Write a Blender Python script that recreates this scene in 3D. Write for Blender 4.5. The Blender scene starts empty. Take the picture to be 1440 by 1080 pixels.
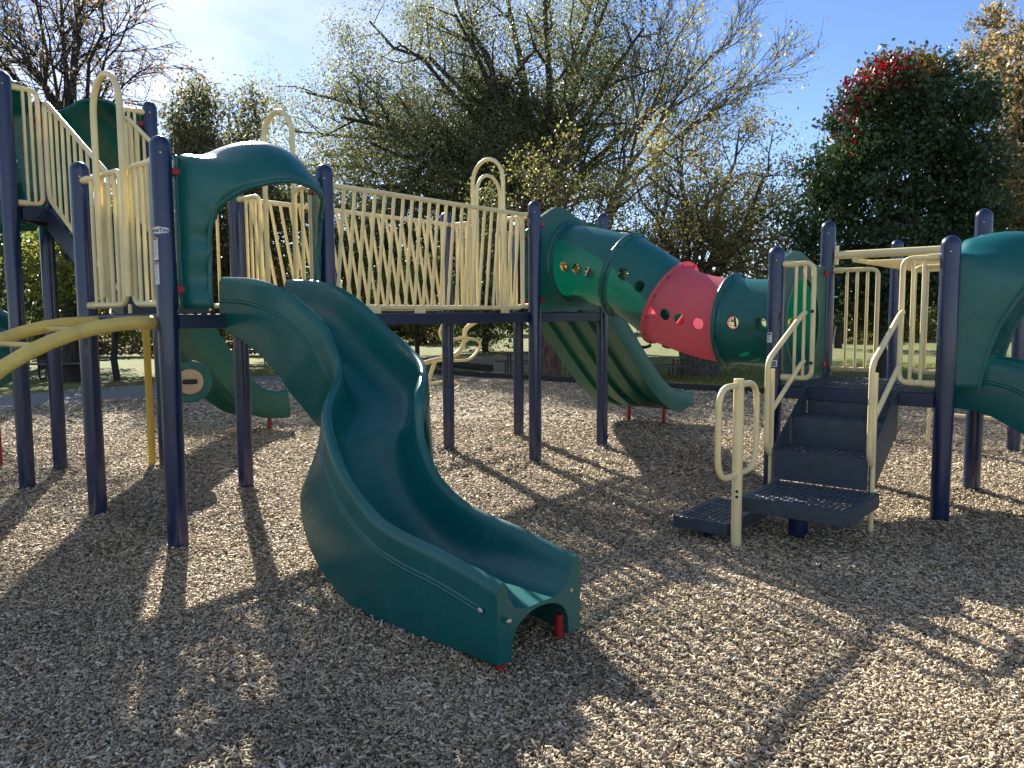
import bpy, math, random
import numpy as np
from mathutils import Vector, Matrix
PI = math.pi
random.seed(7)
scene = bpy.context.scene
COL = bpy.data.collections.new("playground"); scene.collection.children.link(COL)

# ------------------------------------------------------------------ site grid
OX, OY, TH = -2.1575, 4.8632, 0.8731
UX, UY = math.cos(TH), math.sin(TH)
S = 1.22
D5, D3, D8 = 1.52, 0.92, 2.44          # deck heights
B6, B9 = 3.717, 4.937                  # middle tower along the row
CA, CB = 3.7395, -3.644                # low tower corner
CF = 7.356                             # far end of the overhead ladder
DB = 2.662                             # high deck edge

def G(a, b, z=0.0):
    return Vector((OX + a * UX - b * UY, OY + a * UY + b * UX, z))

# ------------------------------------------------------------------ materials
def new_mat(name):
    m = bpy.data.materials.new(name); m.use_nodes = True
    nt = m.node_tree
    return m, nt, nt.nodes, nt.links, nt.nodes['Principled BSDF']

def simple_mat(name, col, rough=0.5, metal=0.0, var=0.12, vscale=6.0, bump=0.0, bscale=80.0, coat=0.0,
               dirt=None, trans=0.0, tcol=None, rvar=0.1, spec=0.5):
    m, nt, N, L, P = new_mat(name)
    tc = N.new('ShaderNodeTexCoord')
    nz = N.new('ShaderNodeTexNoise'); nz.inputs['Scale'].default_value = vscale; nz.inputs['Detail'].default_value = 6
    L.new(tc.outputs['Object'], nz.inputs['Vector'])
    mr = N.new('ShaderNodeMapRange'); mr.inputs[1].default_value = .3; mr.inputs[2].default_value = .7
    mr.inputs[3].default_value = 1 - var; mr.inputs[4].default_value = 1 + var
    L.new(nz.outputs['Fac'], mr.inputs[0])
    mx = N.new('ShaderNodeMix'); mx.data_type = 'RGBA'; mx.blend_type = 'MULTIPLY'; mx.inputs[0].default_value = 1
    mx.inputs[6].default_value = (*col, 1); L.new(mr.outputs[0], mx.inputs[7])
    out = mx.outputs[2]
    if dirt:
        n2 = N.new('ShaderNodeTexNoise'); n2.inputs['Scale'].default_value = dirt[2]; n2.inputs['Detail'].default_value = 8
        n2.inputs['Roughness'].default_value = .7
        L.new(tc.outputs['Object'], n2.inputs['Vector'])
        r2 = N.new('ShaderNodeMapRange'); r2.inputs[1].default_value = dirt[1]; r2.inputs[2].default_value = dirt[1] + .2
        r2.inputs[4].default_value = dirt[3]
        L.new(n2.outputs['Fac'], r2.inputs[0])
        m2 = N.new('ShaderNodeMix'); m2.data_type = 'RGBA'; L.new(r2.outputs[0], m2.inputs[0])
        L.new(out, m2.inputs[6]); m2.inputs[7].default_value = (*dirt[0], 1); out = m2.outputs[2]
    L.new(out, P.inputs['Base Color'])
    P.inputs['Metallic'].default_value = metal
    P.inputs['Specular IOR Level'].default_value = spec
    rr = N.new('ShaderNodeMapRange'); rr.inputs[3].default_value = rough - rvar; rr.inputs[4].default_value = rough + rvar
    L.new(nz.outputs['Fac'], rr.inputs[0]); L.new(rr.outputs[0], P.inputs['Roughness'])
    if coat: P.inputs['Coat Weight'].default_value = coat; P.inputs['Coat Roughness'].default_value = .08
    if bump:
        nb = N.new('ShaderNodeTexNoise'); nb.inputs['Scale'].default_value = bscale; nb.inputs['Detail'].default_value = 3
        L.new(tc.outputs['Object'], nb.inputs['Vector'])
        bp = N.new('ShaderNodeBump'); bp.inputs['Strength'].default_value = bump; bp.inputs['Distance'].default_value = .01
        L.new(nb.outputs['Fac'], bp.inputs['Height']); L.new(bp.outputs['Normal'], P.inputs['Normal'])
    if trans:
        tr = N.new('ShaderNodeBsdfTranslucent'); tr.inputs['Color'].default_value = (*(tcol or col), 1)
        ms = N.new('ShaderNodeMixShader'); ms.inputs[0].default_value = trans
        L.new(P.outputs[0], ms.inputs[1]); L.new(tr.outputs[0], ms.inputs[2])
        L.new(ms.outputs[0], N['Material Output'].inputs['Surface'])
    return m

MAT = {}
MAT['post'] = simple_mat('navy_powder_coat', (.0045, .016, .066), .30, var=.15, vscale=9, bump=.05, bscale=60, coat=.3,
                         dirt=((.05, .06, .09), .64, 14, .2))
MAT['beam'] = simple_mat('dark_navy_steel', (.012, .022, .055), .42, var=.15, bump=.05)
MAT['deck'] = simple_mat('vinyl_coated_deck', (.034, .052, .074), .45, var=.2, vscale=14, bump=.2, bscale=120,
                         dirt=((.10, .09, .075), .56, 11, .45))
MAT['beige'] = simple_mat('beige_rail_paint', (.76, .635, .335), .4, var=.1, vscale=5, bump=.06, bscale=70, coat=.15,
                          dirt=((.30, .22, .10), .63, 9, .3))
MAT['yellow'] = simple_mat('worn_yellow_paint', (.66, .49, .12), .42, var=.12, vscale=5, bump=.08, bscale=70,
                           dirt=((.34, .25, .13), .52, 7, .6))
MAT['poleyellow'] = simple_mat('pole_yellow_paint', (.62, .40, .045), .38, var=.08)
MAT['green'] = simple_mat('green_moulded_plastic', (.005, .112, .108), .26, var=.10, vscale=3, bump=.10, bscale=260, rvar=.07,
                          dirt=((.09, .17, .16), .55, 7, .38), trans=.10, tcol=(.0, .40, .20))
MAT['greenT'] = simple_mat('green_tube_plastic', (.005, .108, .100), .30, var=.10, vscale=3, bump=.10, bscale=260, rvar=.07,
                           dirt=((.05, .12, .11), .62, 5, .2), trans=.06, tcol=(.0, .50, .24))
MAT['greenP'] = simple_mat('green_panel_plastic', (.006, .10, .078), .38, var=.12, vscale=3, bump=.15, bscale=200,
                           dirt=((.10, .15, .12), .60, 7, .25), trans=.05, tcol=(.0, .42, .18))
MAT['red'] = simple_mat('red_tube_plastic', (.56, .145, .175), .38, var=.08, vscale=3, bump=.10, bscale=260, rvar=.07,
                        dirt=((.45, .18, .17), .6, 6, .3), trans=.42, tcol=(1.0, .20, .29))
MAT['redleg'] = simple_mat('red_leg_paint', (.33, .015, .02), .4, var=.15)
MAT['steel'] = simple_mat('zinc_bolt', (.5, .5, .48), .35, metal=1.0, var=.1)
MAT['tan'] = simple_mat('tan_plastic', (.52, .38, .24), .45, var=.1)
MAT['black'] = simple_mat('black_rubber', (.012, .012, .014), .5, var=.2)
MAT['label'] = simple_mat('white_label_vinyl', (.62, .62, .63), .4, var=.06)
MAT['ink'] = simple_mat('label_ink', (.03, .035, .05), .5)
MAT['inkgrey'] = simple_mat('label_grey_ink', (.22, .22, .24), .5)
MAT['inkred'] = simple_mat('label_red_ink', (.42, .03, .03), .5)
MAT['border'] = simple_mat('black_border_timber', (.012, .014, .018), .6, var=.3, bump=.2, bscale=30)
MAT['tablewood'] = simple_mat('table_planks', (.09, .075, .06), .7, var=.35, vscale=8, bump=.3, bscale=40)
MAT['tablesteel'] = simple_mat('table_steel', (.03, .03, .035), .5, metal=.4, var=.2)
MAT['wallwhite'] = simple_mat('white_siding', (.7, .7, .68), .6, var=.08)
MAT['wallgrey'] = simple_mat('grey_siding', (.30, .29, .31), .6, var=.1)
MAT['roof'] = simple_mat('shingle_roof', (.06, .055, .055), .8, var=.3, vscale=20, bump=.3)
MAT['pane'] = simple_mat('window_glass', (.02, .025, .03), .1, var=.1, spec=.8)
MAT['silver'] = simple_mat('car_paint', (.55, .56, .58), .25, var=.04, coat=.6)
MAT['concrete'] = simple_mat('concrete_path', (.17, .165, .16), .8, var=.12, vscale=1.3, bump=.15, bscale=40, dirt=((.14, .13, .12), .55, 2, .5))

def bark_mat(name, col):
    m, nt, N, L, P = new_mat(name)
    tc = N.new('ShaderNodeTexCoord')
    mp = N.new('ShaderNodeMapping'); mp.inputs['Scale'].default_value = (9, 9, 1.6); L.new(tc.outputs['Object'], mp.inputs[0])
    nz = N.new('ShaderNodeTexNoise'); nz.inputs['Scale'].default_value = 2.2; nz.inputs['Detail'].default_value = 9
    L.new(mp.outputs[0], nz.inputs['Vector'])
    cr = N.new('ShaderNodeValToRGB'); cr.color_ramp.elements[0].position = .35; cr.color_ramp.elements[1].position = .7
    cr.color_ramp.elements[0].color = (col[0] * .4, col[1] * .4, col[2] * .4, 1)
    cr.color_ramp.elements[1].color = (col[0] * 1.4, col[1] * 1.4, col[2] * 1.4, 1)
    L.new(nz.outputs['Fac'], cr.inputs[0]); L.new(cr.outputs[0], P.inputs['Base Color'])
    P.inputs['Roughness'].default_value = .9
    bp = N.new('ShaderNodeBump'); bp.inputs['Strength'].default_value = .8; bp.inputs['Distance'].default_value = .03
    L.new(nz.outputs['Fac'], bp.inputs['Height']); L.new(bp.outputs[0], P.inputs['Normal'])
    return m
MAT['bark'] = bark_mat('grey_brown_bark', (.10, .085, .07))
MAT['barkred'] = bark_mat('red_brown_bark', (.13, .075, .055))
MAT['barkdark'] = bark_mat('dark_bark', (.04, .034, .03))

def leaf_mat(name, transl=.5, rough=.45):
    m, nt, N, L, P = new_mat(name)
    at = N.new('ShaderNodeAttribute'); at.attribute_name = 'Col'
    L.new(at.outputs['Color'], P.inputs['Base Color']); P.inputs['Roughness'].default_value = rough
    P.inputs['Specular IOR Level'].default_value = .35
    tr = N.new('ShaderNodeBsdfTranslucent')
    hs = N.new('ShaderNodeHueSaturation'); hs.inputs['Saturation'].default_value = 1.15; hs.inputs['Value'].default_value = 2.8
    L.new(at.outputs['Color'], hs.inputs['Color']); L.new(hs.outputs[0], tr.inputs['Color'])
    ms = N.new('ShaderNodeMixShader'); ms.inputs[0].default_value = transl
    L.new(P.outputs[0], ms.inputs[1]); L.new(tr.outputs[0], ms.inputs[2])
    L.new(ms.outputs[0], N['Material Output'].inputs['Surface'])
    return m
MAT['leaf'] = leaf_mat('leaves'); MAT['leafdark'] = leaf_mat('thick_leaves', .26, .4)

# ------------------------------------------------------------------ mesh builder
class MB:
    def __init__(s): s.v = []; s.f = []
    def add(s, vs, fs):
        o = len(s.v); s.v.extend(Vector(p) for p in vs); s.f.extend(tuple(i + o for i in f) for f in fs); return s
    def tube(s, pts, r, n=10, closed=False, caps=True):
        pts = [Vector(p) for p in pts]; k = len(pts)
        rs = r if isinstance(r, (list, tuple)) else [r] * k
        T = []
        for i in range(k):
            a = pts[(i - 1) % k] if (closed or i > 0) else pts[i]
            b = pts[(i + 1) % k] if (closed or i < k - 1) else pts[i]
            t = b - a; T.append(t.normalized() if t.length > 1e-9 else Vector((0, 0, 1)))
        ref = Vector((0, 0, 1)) if abs(T[0].z) < .9 else Vector((1, 0, 0))
        n0 = (ref - T[0] * ref.dot(T[0])).normalized()
        o = len(s.v)
        for i in range(k):
            if i:
                n0 = n0 - T[i] * n0.dot(T[i])
                n0 = n0.normalized() if n0.length > 1e-6 else Vector((1, 0, 0))
            b0 = T[i].cross(n0)
            for j in range(n):
                a = 2 * PI * j / n
                s.v.append(pts[i] + (n0 * math.cos(a) + b0 * math.sin(a)) * rs[i])
        for i in range(k if closed else k - 1):
            i2 = (i + 1) % k
            for j in range(n):
                j2 = (j + 1) % n
                s.f.append((o + i * n + j, o + i * n + j2, o + i2 * n + j2, o + i2 * n + j))
        if caps and not closed:
            s.f.append(tuple(o + j for j in reversed(range(n)))); s.f.append(tuple(o + (k - 1) * n + j for j in range(n)))
        return s
    def box(s, c, ax, ay, az):
        c, ax, ay, az = map(Vector, (c, ax, ay, az))
        vs = [c + ax * i + ay * j + az * k for k in (-1, 1) for j in (-1, 1) for i in (-1, 1)]
        fs = [(0, 2, 3, 1), (4, 5, 7, 6), (0, 1, 5, 4), (1, 3, 7, 5), (3, 2, 6, 7), (2, 0, 4, 6)]
        if ax.cross(ay).dot(az) < 0: fs = [tuple(reversed(f)) for f in fs]
        return s.add(vs, fs)
    def prism(s, poly, vec):
        poly = [Vector(p) for p in poly]; vec = Vector(vec); n = len(poly)
        fs = [tuple(range(n)), tuple(reversed(range(n, 2 * n)))] + [((i + 1) % n, i, i + n, (i + 1) % n + n) for i in range(n)]
        return s.add(poly + [p + vec for p in poly], fs)
    def loft(s, rings, closed=True, caps=True):
        n = len(rings[0]); o = len(s.v)
        for r in rings: s.v.extend(Vector(p) for p in r)
        for i in range(len(rings) - 1):
            for j in range(n if closed else n - 1):
                j2 = (j + 1) % n
                s.f.append((o + i * n + j, o + i * n + j2, o + (i + 1) * n + j2, o + (i + 1) * n + j))
        if caps and closed:
            s.f.append(tuple(o + j for j in reversed(range(n)))); s.f.append(tuple(o + (len(rings) - 1) * n + j for j in range(n)))
        return s
    def lathe(s, prof, c=(0, 0, 0), n=24, axis=None):
        c = Vector(c)
        if axis is None: ex, ey, ez = Vector((1, 0, 0)), Vector((0, 1, 0)), Vector((0, 0, 1))
        else:
            ez = Vector(axis).normalized(); ref = Vector((0, 0, 1)) if abs(ez.z) < .9 else Vector((1, 0, 0))
            ex = ref.cross(ez).normalized(); ey = ez.cross(ex)
        return s.loft([[c + (ex * math.cos(2 * PI * j / n) + ey * math.sin(2 * PI * j / n)) * r + ez * z for j in range(n)] for r, z in prof])
    def bolt(s, c, axis, r=.012):
        a = Vector(axis).normalized()
        return s.lathe([(r, -.004), (r, .003), (r * .75, .007), (r * .3, .0085)], c, 10, a)

LOC = {}
def link(o, parent=None, wl=None):
    COL.objects.link(o)
    LOC[o.name] = Vector(wl) if wl is not None else (LOC[parent.name].copy() if parent else Vector())
    if parent: o.parent = parent
    return o
def build(name, mb, mat, parent=None, angle=35, bevel=0, solid=0, loc=None, weld=False):
    """one mesh object; vertices are given in world space and stored relative to the parent's base"""
    base = LOC[parent.name] if parent else (Vector(loc) if loc is not None else Vector())
    me = bpy.data.meshes.new(name)
    me.from_pydata([tuple(p - base) for p in mb.v], [], mb.f); me.update()
    me.polygons.foreach_set('use_smooth', [True] * len(me.polygons))
    me.set_sharp_from_angle(angle=math.radians(angle))
    me.materials.append(MAT[mat] if isinstance(mat, str) else mat)
    o = bpy.data.objects.new(name, me)
    link(o, parent, base)
    if not parent: o.location = base
    if solid:
        md = o.modifiers.new('shell', 'SOLIDIFY'); md.thickness = solid; md.offset = 0
    if bevel:
        md = o.modifiers.new('edge', 'BEVEL'); md.width = bevel; md.segments = 2; md.limit_method = 'ANGLE'; md.angle_limit = math.radians(40)
    return o
def thing(name, label, cat, loc, group=None):
    o = bpy.data.objects.new(name, None); o.empty_display_size = .2; o.location = loc
    link(o, None, loc); tag(o, label, cat, group); return o
def tag(o, label=None, cat=None, group=None, kind=None):
    if label: o['label'] = label
    if cat: o['category'] = cat
    if group: o['group'] = group
    if kind: o['kind'] = kind
    return o
def place_copy(src, parent, world):
    c = src.copy(); COL.objects.link(c); c.parent = parent; c.location = Vector(world) - LOC[parent.name]
    LOC[c.name] = Vector(world); return c

def fillet(pts, r, n=5):
    pts = [Vector(p) for p in pts]; out = [pts[0]]
    for i in range(1, len(pts) - 1):
        a, b, c = pts[i - 1], pts[i], pts[i + 1]
        d1, d2 = a - b, c - b
        k = min(r, d1.length * .49, d2.length * .49)
        p, q = b + d1.normalized() * k, b + d2.normalized() * k
        for j in range(n + 1):
            t = j / n; out.append(p * (1 - t) ** 2 + b * 2 * t * (1 - t) + q * t * t)
    out.append(pts[-1]); return out
def catmull(pts, n=8):
    P = [Vector(p) for p in pts]; P = [P[0] * 2 - P[1]] + P + [P[-1] * 2 - P[-2]]; out = []
    for i in range(1, len(P) - 2):
        for j in range(n):
            t = j / n
            out.append(.5 * (2 * P[i] + (P[i + 1] - P[i - 1]) * t + (2 * P[i - 1] - 5 * P[i] + 4 * P[i + 1] - P[i + 2]) * t * t
                             + (3 * P[i] - P[i - 1] - 3 * P[i + 1] + P[i + 2]) * t ** 3))
    out.append(P[-2]); return out

# ------------------------------------------------------------------ sky, sun, camera
SUN_AZ, SUN_EL = math.radians(-21.5), math.radians(28.8)   # azimuth measured from +Y towards +X
w = bpy.data.worlds.new("World"); scene.world = w; w.use_nodes = True
N, L = w.node_tree.nodes, w.node_tree.links
bg = N['Background']; sky = N.new('ShaderNodeTexSky'); sky.sky_type = 'NISHITA'; sky.sun_disc = False
sky.sun_elevation = SUN_EL; sky.sun_rotation = SUN_AZ; sky.air_density = 0.78; sky.dust_density = 0.14; sky.ozone_density = 1.5; sky.altitude = 250
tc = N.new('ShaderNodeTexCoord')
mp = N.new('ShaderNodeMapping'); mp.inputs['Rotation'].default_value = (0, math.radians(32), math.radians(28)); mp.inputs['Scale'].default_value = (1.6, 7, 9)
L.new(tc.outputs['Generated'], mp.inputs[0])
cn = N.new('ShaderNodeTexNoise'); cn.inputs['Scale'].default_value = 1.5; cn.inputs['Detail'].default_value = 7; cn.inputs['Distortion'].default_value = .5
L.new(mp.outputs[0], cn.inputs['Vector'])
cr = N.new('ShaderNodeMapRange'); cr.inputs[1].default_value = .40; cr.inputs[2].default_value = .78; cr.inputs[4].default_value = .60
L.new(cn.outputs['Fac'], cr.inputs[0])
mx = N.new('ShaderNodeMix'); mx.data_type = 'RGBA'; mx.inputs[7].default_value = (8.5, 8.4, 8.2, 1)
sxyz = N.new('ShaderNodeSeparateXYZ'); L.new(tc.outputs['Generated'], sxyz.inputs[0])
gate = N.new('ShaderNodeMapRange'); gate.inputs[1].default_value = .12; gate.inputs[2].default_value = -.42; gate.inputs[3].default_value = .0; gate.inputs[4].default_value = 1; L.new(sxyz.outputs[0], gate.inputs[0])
g2 = N.new('ShaderNodeMapRange'); g2.inputs[1].default_value = .15; g2.inputs[2].default_value = -.35; g2.inputs[3].default_value = 0; g2.inputs[4].default_value = 1.05; L.new(sxyz.outputs[1], g2.inputs[0])  # adds unseen bright clouds behind the camera as white fill light
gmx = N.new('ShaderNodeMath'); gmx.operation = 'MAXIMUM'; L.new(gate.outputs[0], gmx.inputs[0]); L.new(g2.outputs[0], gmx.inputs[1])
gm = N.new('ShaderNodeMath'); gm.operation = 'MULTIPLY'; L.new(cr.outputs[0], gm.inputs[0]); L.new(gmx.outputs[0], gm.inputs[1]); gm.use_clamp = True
hsv = N.new('ShaderNodeHueSaturation'); hsv.inputs['Saturation'].default_value = 1.15; L.new(sky.outputs[0], hsv.inputs['Color'])
tin = N.new('ShaderNodeMix'); tin.data_type = 'RGBA'; tin.blend_type = 'MULTIPLY'; tin.inputs[0].default_value = 1; tin.inputs[7].default_value = (1.0, .93, 1.0, 1); L.new(hsv.outputs[0], tin.inputs[6])
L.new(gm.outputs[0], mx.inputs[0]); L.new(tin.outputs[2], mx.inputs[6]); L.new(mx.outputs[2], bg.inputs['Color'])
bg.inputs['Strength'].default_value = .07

sl = bpy.data.lights.new('sun', 'SUN'); sl.energy = 5.0; sl.angle = math.radians(.5); sl.color = (1.0, .93, .82)
so = bpy.data.objects.new('sun', sl); COL.objects.link(so)
sd = Vector((math.sin(SUN_AZ) * math.cos(SUN_EL), math.cos(SUN_AZ) * math.cos(SUN_EL), math.sin(SUN_EL)))
so.rotation_euler = sd.to_track_quat('Z', 'Y').to_euler(); so.location = sd * 60

cam = bpy.data.cameras.new('camera'); co = bpy.data.objects.new('camera', cam); COL.objects.link(co)
cam.sensor_fit = 'HORIZONTAL'; cam.sensor_width = 36; cam.lens = 36 * 1084.86 / 1440; cam.clip_end = 900; cam.clip_start = .05
pit, roll, HC = .0894, -.0066, 1.498
fw = Vector((0, math.cos(pit), -math.sin(pit))); up = Vector((0, math.sin(pit), math.cos(pit))); rt = Vector((1, 0, 0))
r2 = rt * math.cos(roll) + up * math.sin(roll); u2 = up * math.cos(roll) - rt * math.sin(roll)
M = Matrix((r2, u2, -fw)).transposed().to_4x4(); M.translation = (0, 0, HC); co.matrix_world = M
scene.camera = co
vs = scene.view_settings; vs.view_transform = 'Standard'; vs.look = 'None'; vs.exposure = 1.45; vs.gamma = 1
scene.cycles.max_bounces = 8; scene.cycles.transparent_max_bounces = 6; scene.cycles.use_denoising = True
scene.cycles.sample_clamp_indirect = 6

def px(x, y, Y):
    """world point seen at photo pixel (x, y) at depth Y (used only to measure the layout)"""
    a0, b0 = x - 720, y - 540
    a = a0 * math.cos(roll) + b0 * math.sin(roll); b = -a0 * math.sin(roll) + b0 * math.cos(roll)
    d = rt * (a / 1084.86) + up * (-b / 1084.86) + fw
    return Vector((0, 0, HC)) + d * (Y / d.y)
def pxg(x, y, z=0.0):
    p1 = px(x, y, 1.0); d = p1 - Vector((0, 0, HC)); return Vector((0, 0, HC)) + d * ((z - HC) / d.z)


# ------------------------------------------------------------------ play structure helpers
PR = .0635
def post_mesh(name, h):
    mb = MB()
    prof = [(PR, -.05), (PR, h - PR * 1.05)] + [(PR * math.cos(a) + .0005, h - PR * 1.05 + PR * 1.05 * math.sin(a)) for a in [PI / 2 * i / 7 for i in range(1, 7)]] + [(.004, h)]
    mb.lathe(prof, n=28); mb.lathe([(PR + .0012, h - .085), (PR + .0012, h - .08)], n=28)
    me = bpy.data.meshes.new(name); me.from_pydata([tuple(p) for p in mb.v], [], mb.f); me.update()
    me.polygons.foreach_set('use_smooth', [True] * len(me.polygons)); me.set_sharp_from_angle(angle=math.radians(50))
    me.materials.append(MAT['post']); return me
POSTM = {}
def post(parent, a, b, h):
    if h not in POSTM: POSTM[h] = post_mesh('support_post', h)
    o = bpy.data.objects.new('support_post', POSTM[h]); wl = G(a, b, 0)
    COL.objects.link(o); o.parent = parent; o.location = wl - LOC[parent.name]; LOC[o.name] = wl
    o.name = 'support_post'
    f_ = Vector((-wl.x, -wl.y, 0)).normalized(); build('rivet', MB().bolt(wl + f_ * PR + Vector((0, 0, h - .115)), f_, .008), 'steel', o); return o

def perforated(mb, o, ex, ey, nx, ny, hole=.3, zone=0):
    """sheet nx x ny cells with an eight-sided slot in each cell; the outer ring of cells is solid"""
    o, ex, ey = Vector(o), Vector(ex), Vector(ey)
    for i in range(nx):
        for j in range(ny):
            c00 = o + ex * (i / nx) + ey * (j / ny); dx, dy = ex / nx, ey / ny
            if i in (0, nx - 1) or j in (0, ny - 1) or (zone and (i % zone == zone - 1 or j % zone == zone - 1)) or (not zone and i % 11 == 10):
                mb.add([c00, c00 + dx, c00 + dx + dy, c00 + dy], [(0, 1, 2, 3)]); continue
            c = c00 + dx * .5 + dy * .5
            ring_o, ring_i = [], []
            for k in range(8):
                a = PI / 4 * k
                ca, sa = math.cos(a), math.sin(a); m = max(abs(ca), abs(sa))
                ring_o.append(c + dx * (.5 * ca / m) + dy * (.5 * sa / m))
                sx, sy = (hole * 1.25, hole * .8) if (i + j) % 2 else (hole * .8, hole * 1.25)
                if zone: sx, sy = (.465, .40) if (i + j) % 2 else (.40, .465)
                ring_i.append(c + dx * (sx * ca) + dy * (sy * sa))
            mb.add(ring_o + ring_i, [(k, (k + 1) % 8, 8 + (k + 1) % 8, 8 + k) for k in range(8)])
def deck(parent, a0, b0, a1, b1, z, name='deck'):
    m = .07
    top = MB(); perforated(top, G(a0 + m * .6, b0 + m * .6, z), G(a1 - m * .6, 0) - G(a0 + m * .6, 0), G(0, b1 - m * .6) - G(0, b0 + m * .6), 24, 24, .385, 8)
    d = build(name, top, 'deck', parent, solid=.005)
    fr = MB(); ua, ub = Vector((UX, UY, 0)), Vector((-UY, UX, 0)); w = (a1 - a0) / 2; h = .046
    for bb in (b0, b1): fr.box(G((a0 + a1) / 2, bb, z - .05), ua * (w - PR), ub * .02, Vector((0, 0, h)))
    for aa in (a0, a1): fr.box(G(aa, (b0 + b1) / 2, z - .05), ub * ((b1 - b0) / 2 - PR), ua * .02, Vector((0, 0, h)))
    for k in (1, 2): fr.box(G(a0 + (a1 - a0) * k / 3, (b0 + b1) / 2, z - .04), ub * ((b1 - b0) / 2 - .025), ua * .012, Vector((0, 0, .03)))
    build('deck_frame', fr, 'beam', parent, bevel=.004)
    return d
def rail_panel(mb, p0, p1, zb, zt, nb, open0=True, r=.0195, rb=.0135, lean=0.0, rc=.07, collar0=True, collar1=False, open1=False, zb1=None, zt1=None):
    """bent-tube guard panel from p0 (at a post) to p1, with nb upright bars"""
    p0, p1 = Vector(p0), Vector(p1); d = p1 - p0; zb1 = zb if zb1 is None else zb1; zt1 = zt if zt1 is None else zt1
    def at(t, z): q = p0 + d * t; return Vector((q.x, q.y, z))
    b0, t0, b1, t1 = at(0, zb), at(0, zt), at(1, zb1), at(1, zt1)
    if open1: mb.tube([t0, t1], r, 10); mb.tube([b0, b1], r, 10)
    elif open0: mb.tube(fillet([t0, t1, b1, b0], rc), r, 10)
    else:
        c = (b0 + t1) / 2
        mb.tube(fillet([(b0 + t0) / 2, t0, t1, b1, b0, (b0 + t0) / 2], rc), r, 10)
    for k in range(nb):
        t = (k + 1) / (nb + 1); lt = lean / max(d.length, .01)
        tt = min(max(t + lt / 2, .015), .985); tb = min(max(t - lt / 2, .015), .985)
        a = at(tt, zt + (zt1 - zt) * tt); b = at(tb, zb + (zb1 - zb) * tb); mb.tube([b, a], rb, 8)
    un = d.normalized()
    for c, e in ((collar0, 0), (collar1, 1)):
        if c:
            for z in ((zb, zt) if e == 0 else (zb1, zt1)):
                q = at(e, z); s_ = un if e == 0 else -un; mb.tube([q - s_ * .03, q + s_ * .045], .026, 12)
def hoop(mb, q0, q1, z0, z1, r=.021):
    q0, q1 = Vector(q0), Vector(q1); d = q1 - q0; R = d.length / 2; c = (q0 + q1) / 2; un = d.normalized()
    pts = [Vector((q0.x, q0.y, z0))]
    for i in range(17):
        a = PI - PI * i / 16; q = c + un * (math.cos(a) * R); pts.append(Vector((q.x, q.y, z1 - R * 1.12 + math.sin(a) * R * 1.12)))
    pts.append(Vector((q1.x, q1.y, z0))); mb.tube(pts, r, 12)
def bolts_part(parent, spots, r=.012):
    for p, ax in spots: build('bolt', MB().bolt(p, ax, r), 'steel', parent)

# ------------------------------------------------------------------ moulded plastic
HOOD_LIP = [(.20, .17, .03), (.20, .165, .2), (.205, .17, .36), (.20, .18, .46), (.205, .205, .56), (.235, .26, .67), (.32, .40, .76), (.43, .475, .805), (.52, .50, .825), (.61, .51, .835),
            (.70, .50, .825), (.79, .475, .805), (.90, .40, .76), (.985, .26, .67), (1.015, .205, .56), (1.02, .18, .46), (1.015, .17, .36), (1.02, .165, .2), (1.02, .17, .03)]
HOOD_BACK = [(.10, .03), (.10, .2), (.10, .38), (.10, .56), (.10, .74), (.105, .90), (.13, .985), (.27, 1.005), (.44, 1.085), (.61, 1.105),
             (.78, 1.085), (.95, 1.005), (1.09, .985), (1.115, .90), (1.12, .74), (1.12, .56), (1.12, .38), (1.12, .2), (1.12, .03)]
_hl = [(.20, .17, .03), (.20, .20, .2), (.20, .22, .3), (.20, .27, .46), (.20, .32, .56), (.21, .38, .67), (.25, .47, .80), (.33, .59, .89), (.45, .67, .94)]
DEEP_LIP = _hl + [(.61, .69, .955)] + [(1.22 - x, o, z) for x, o, z in reversed(_hl)]
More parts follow.
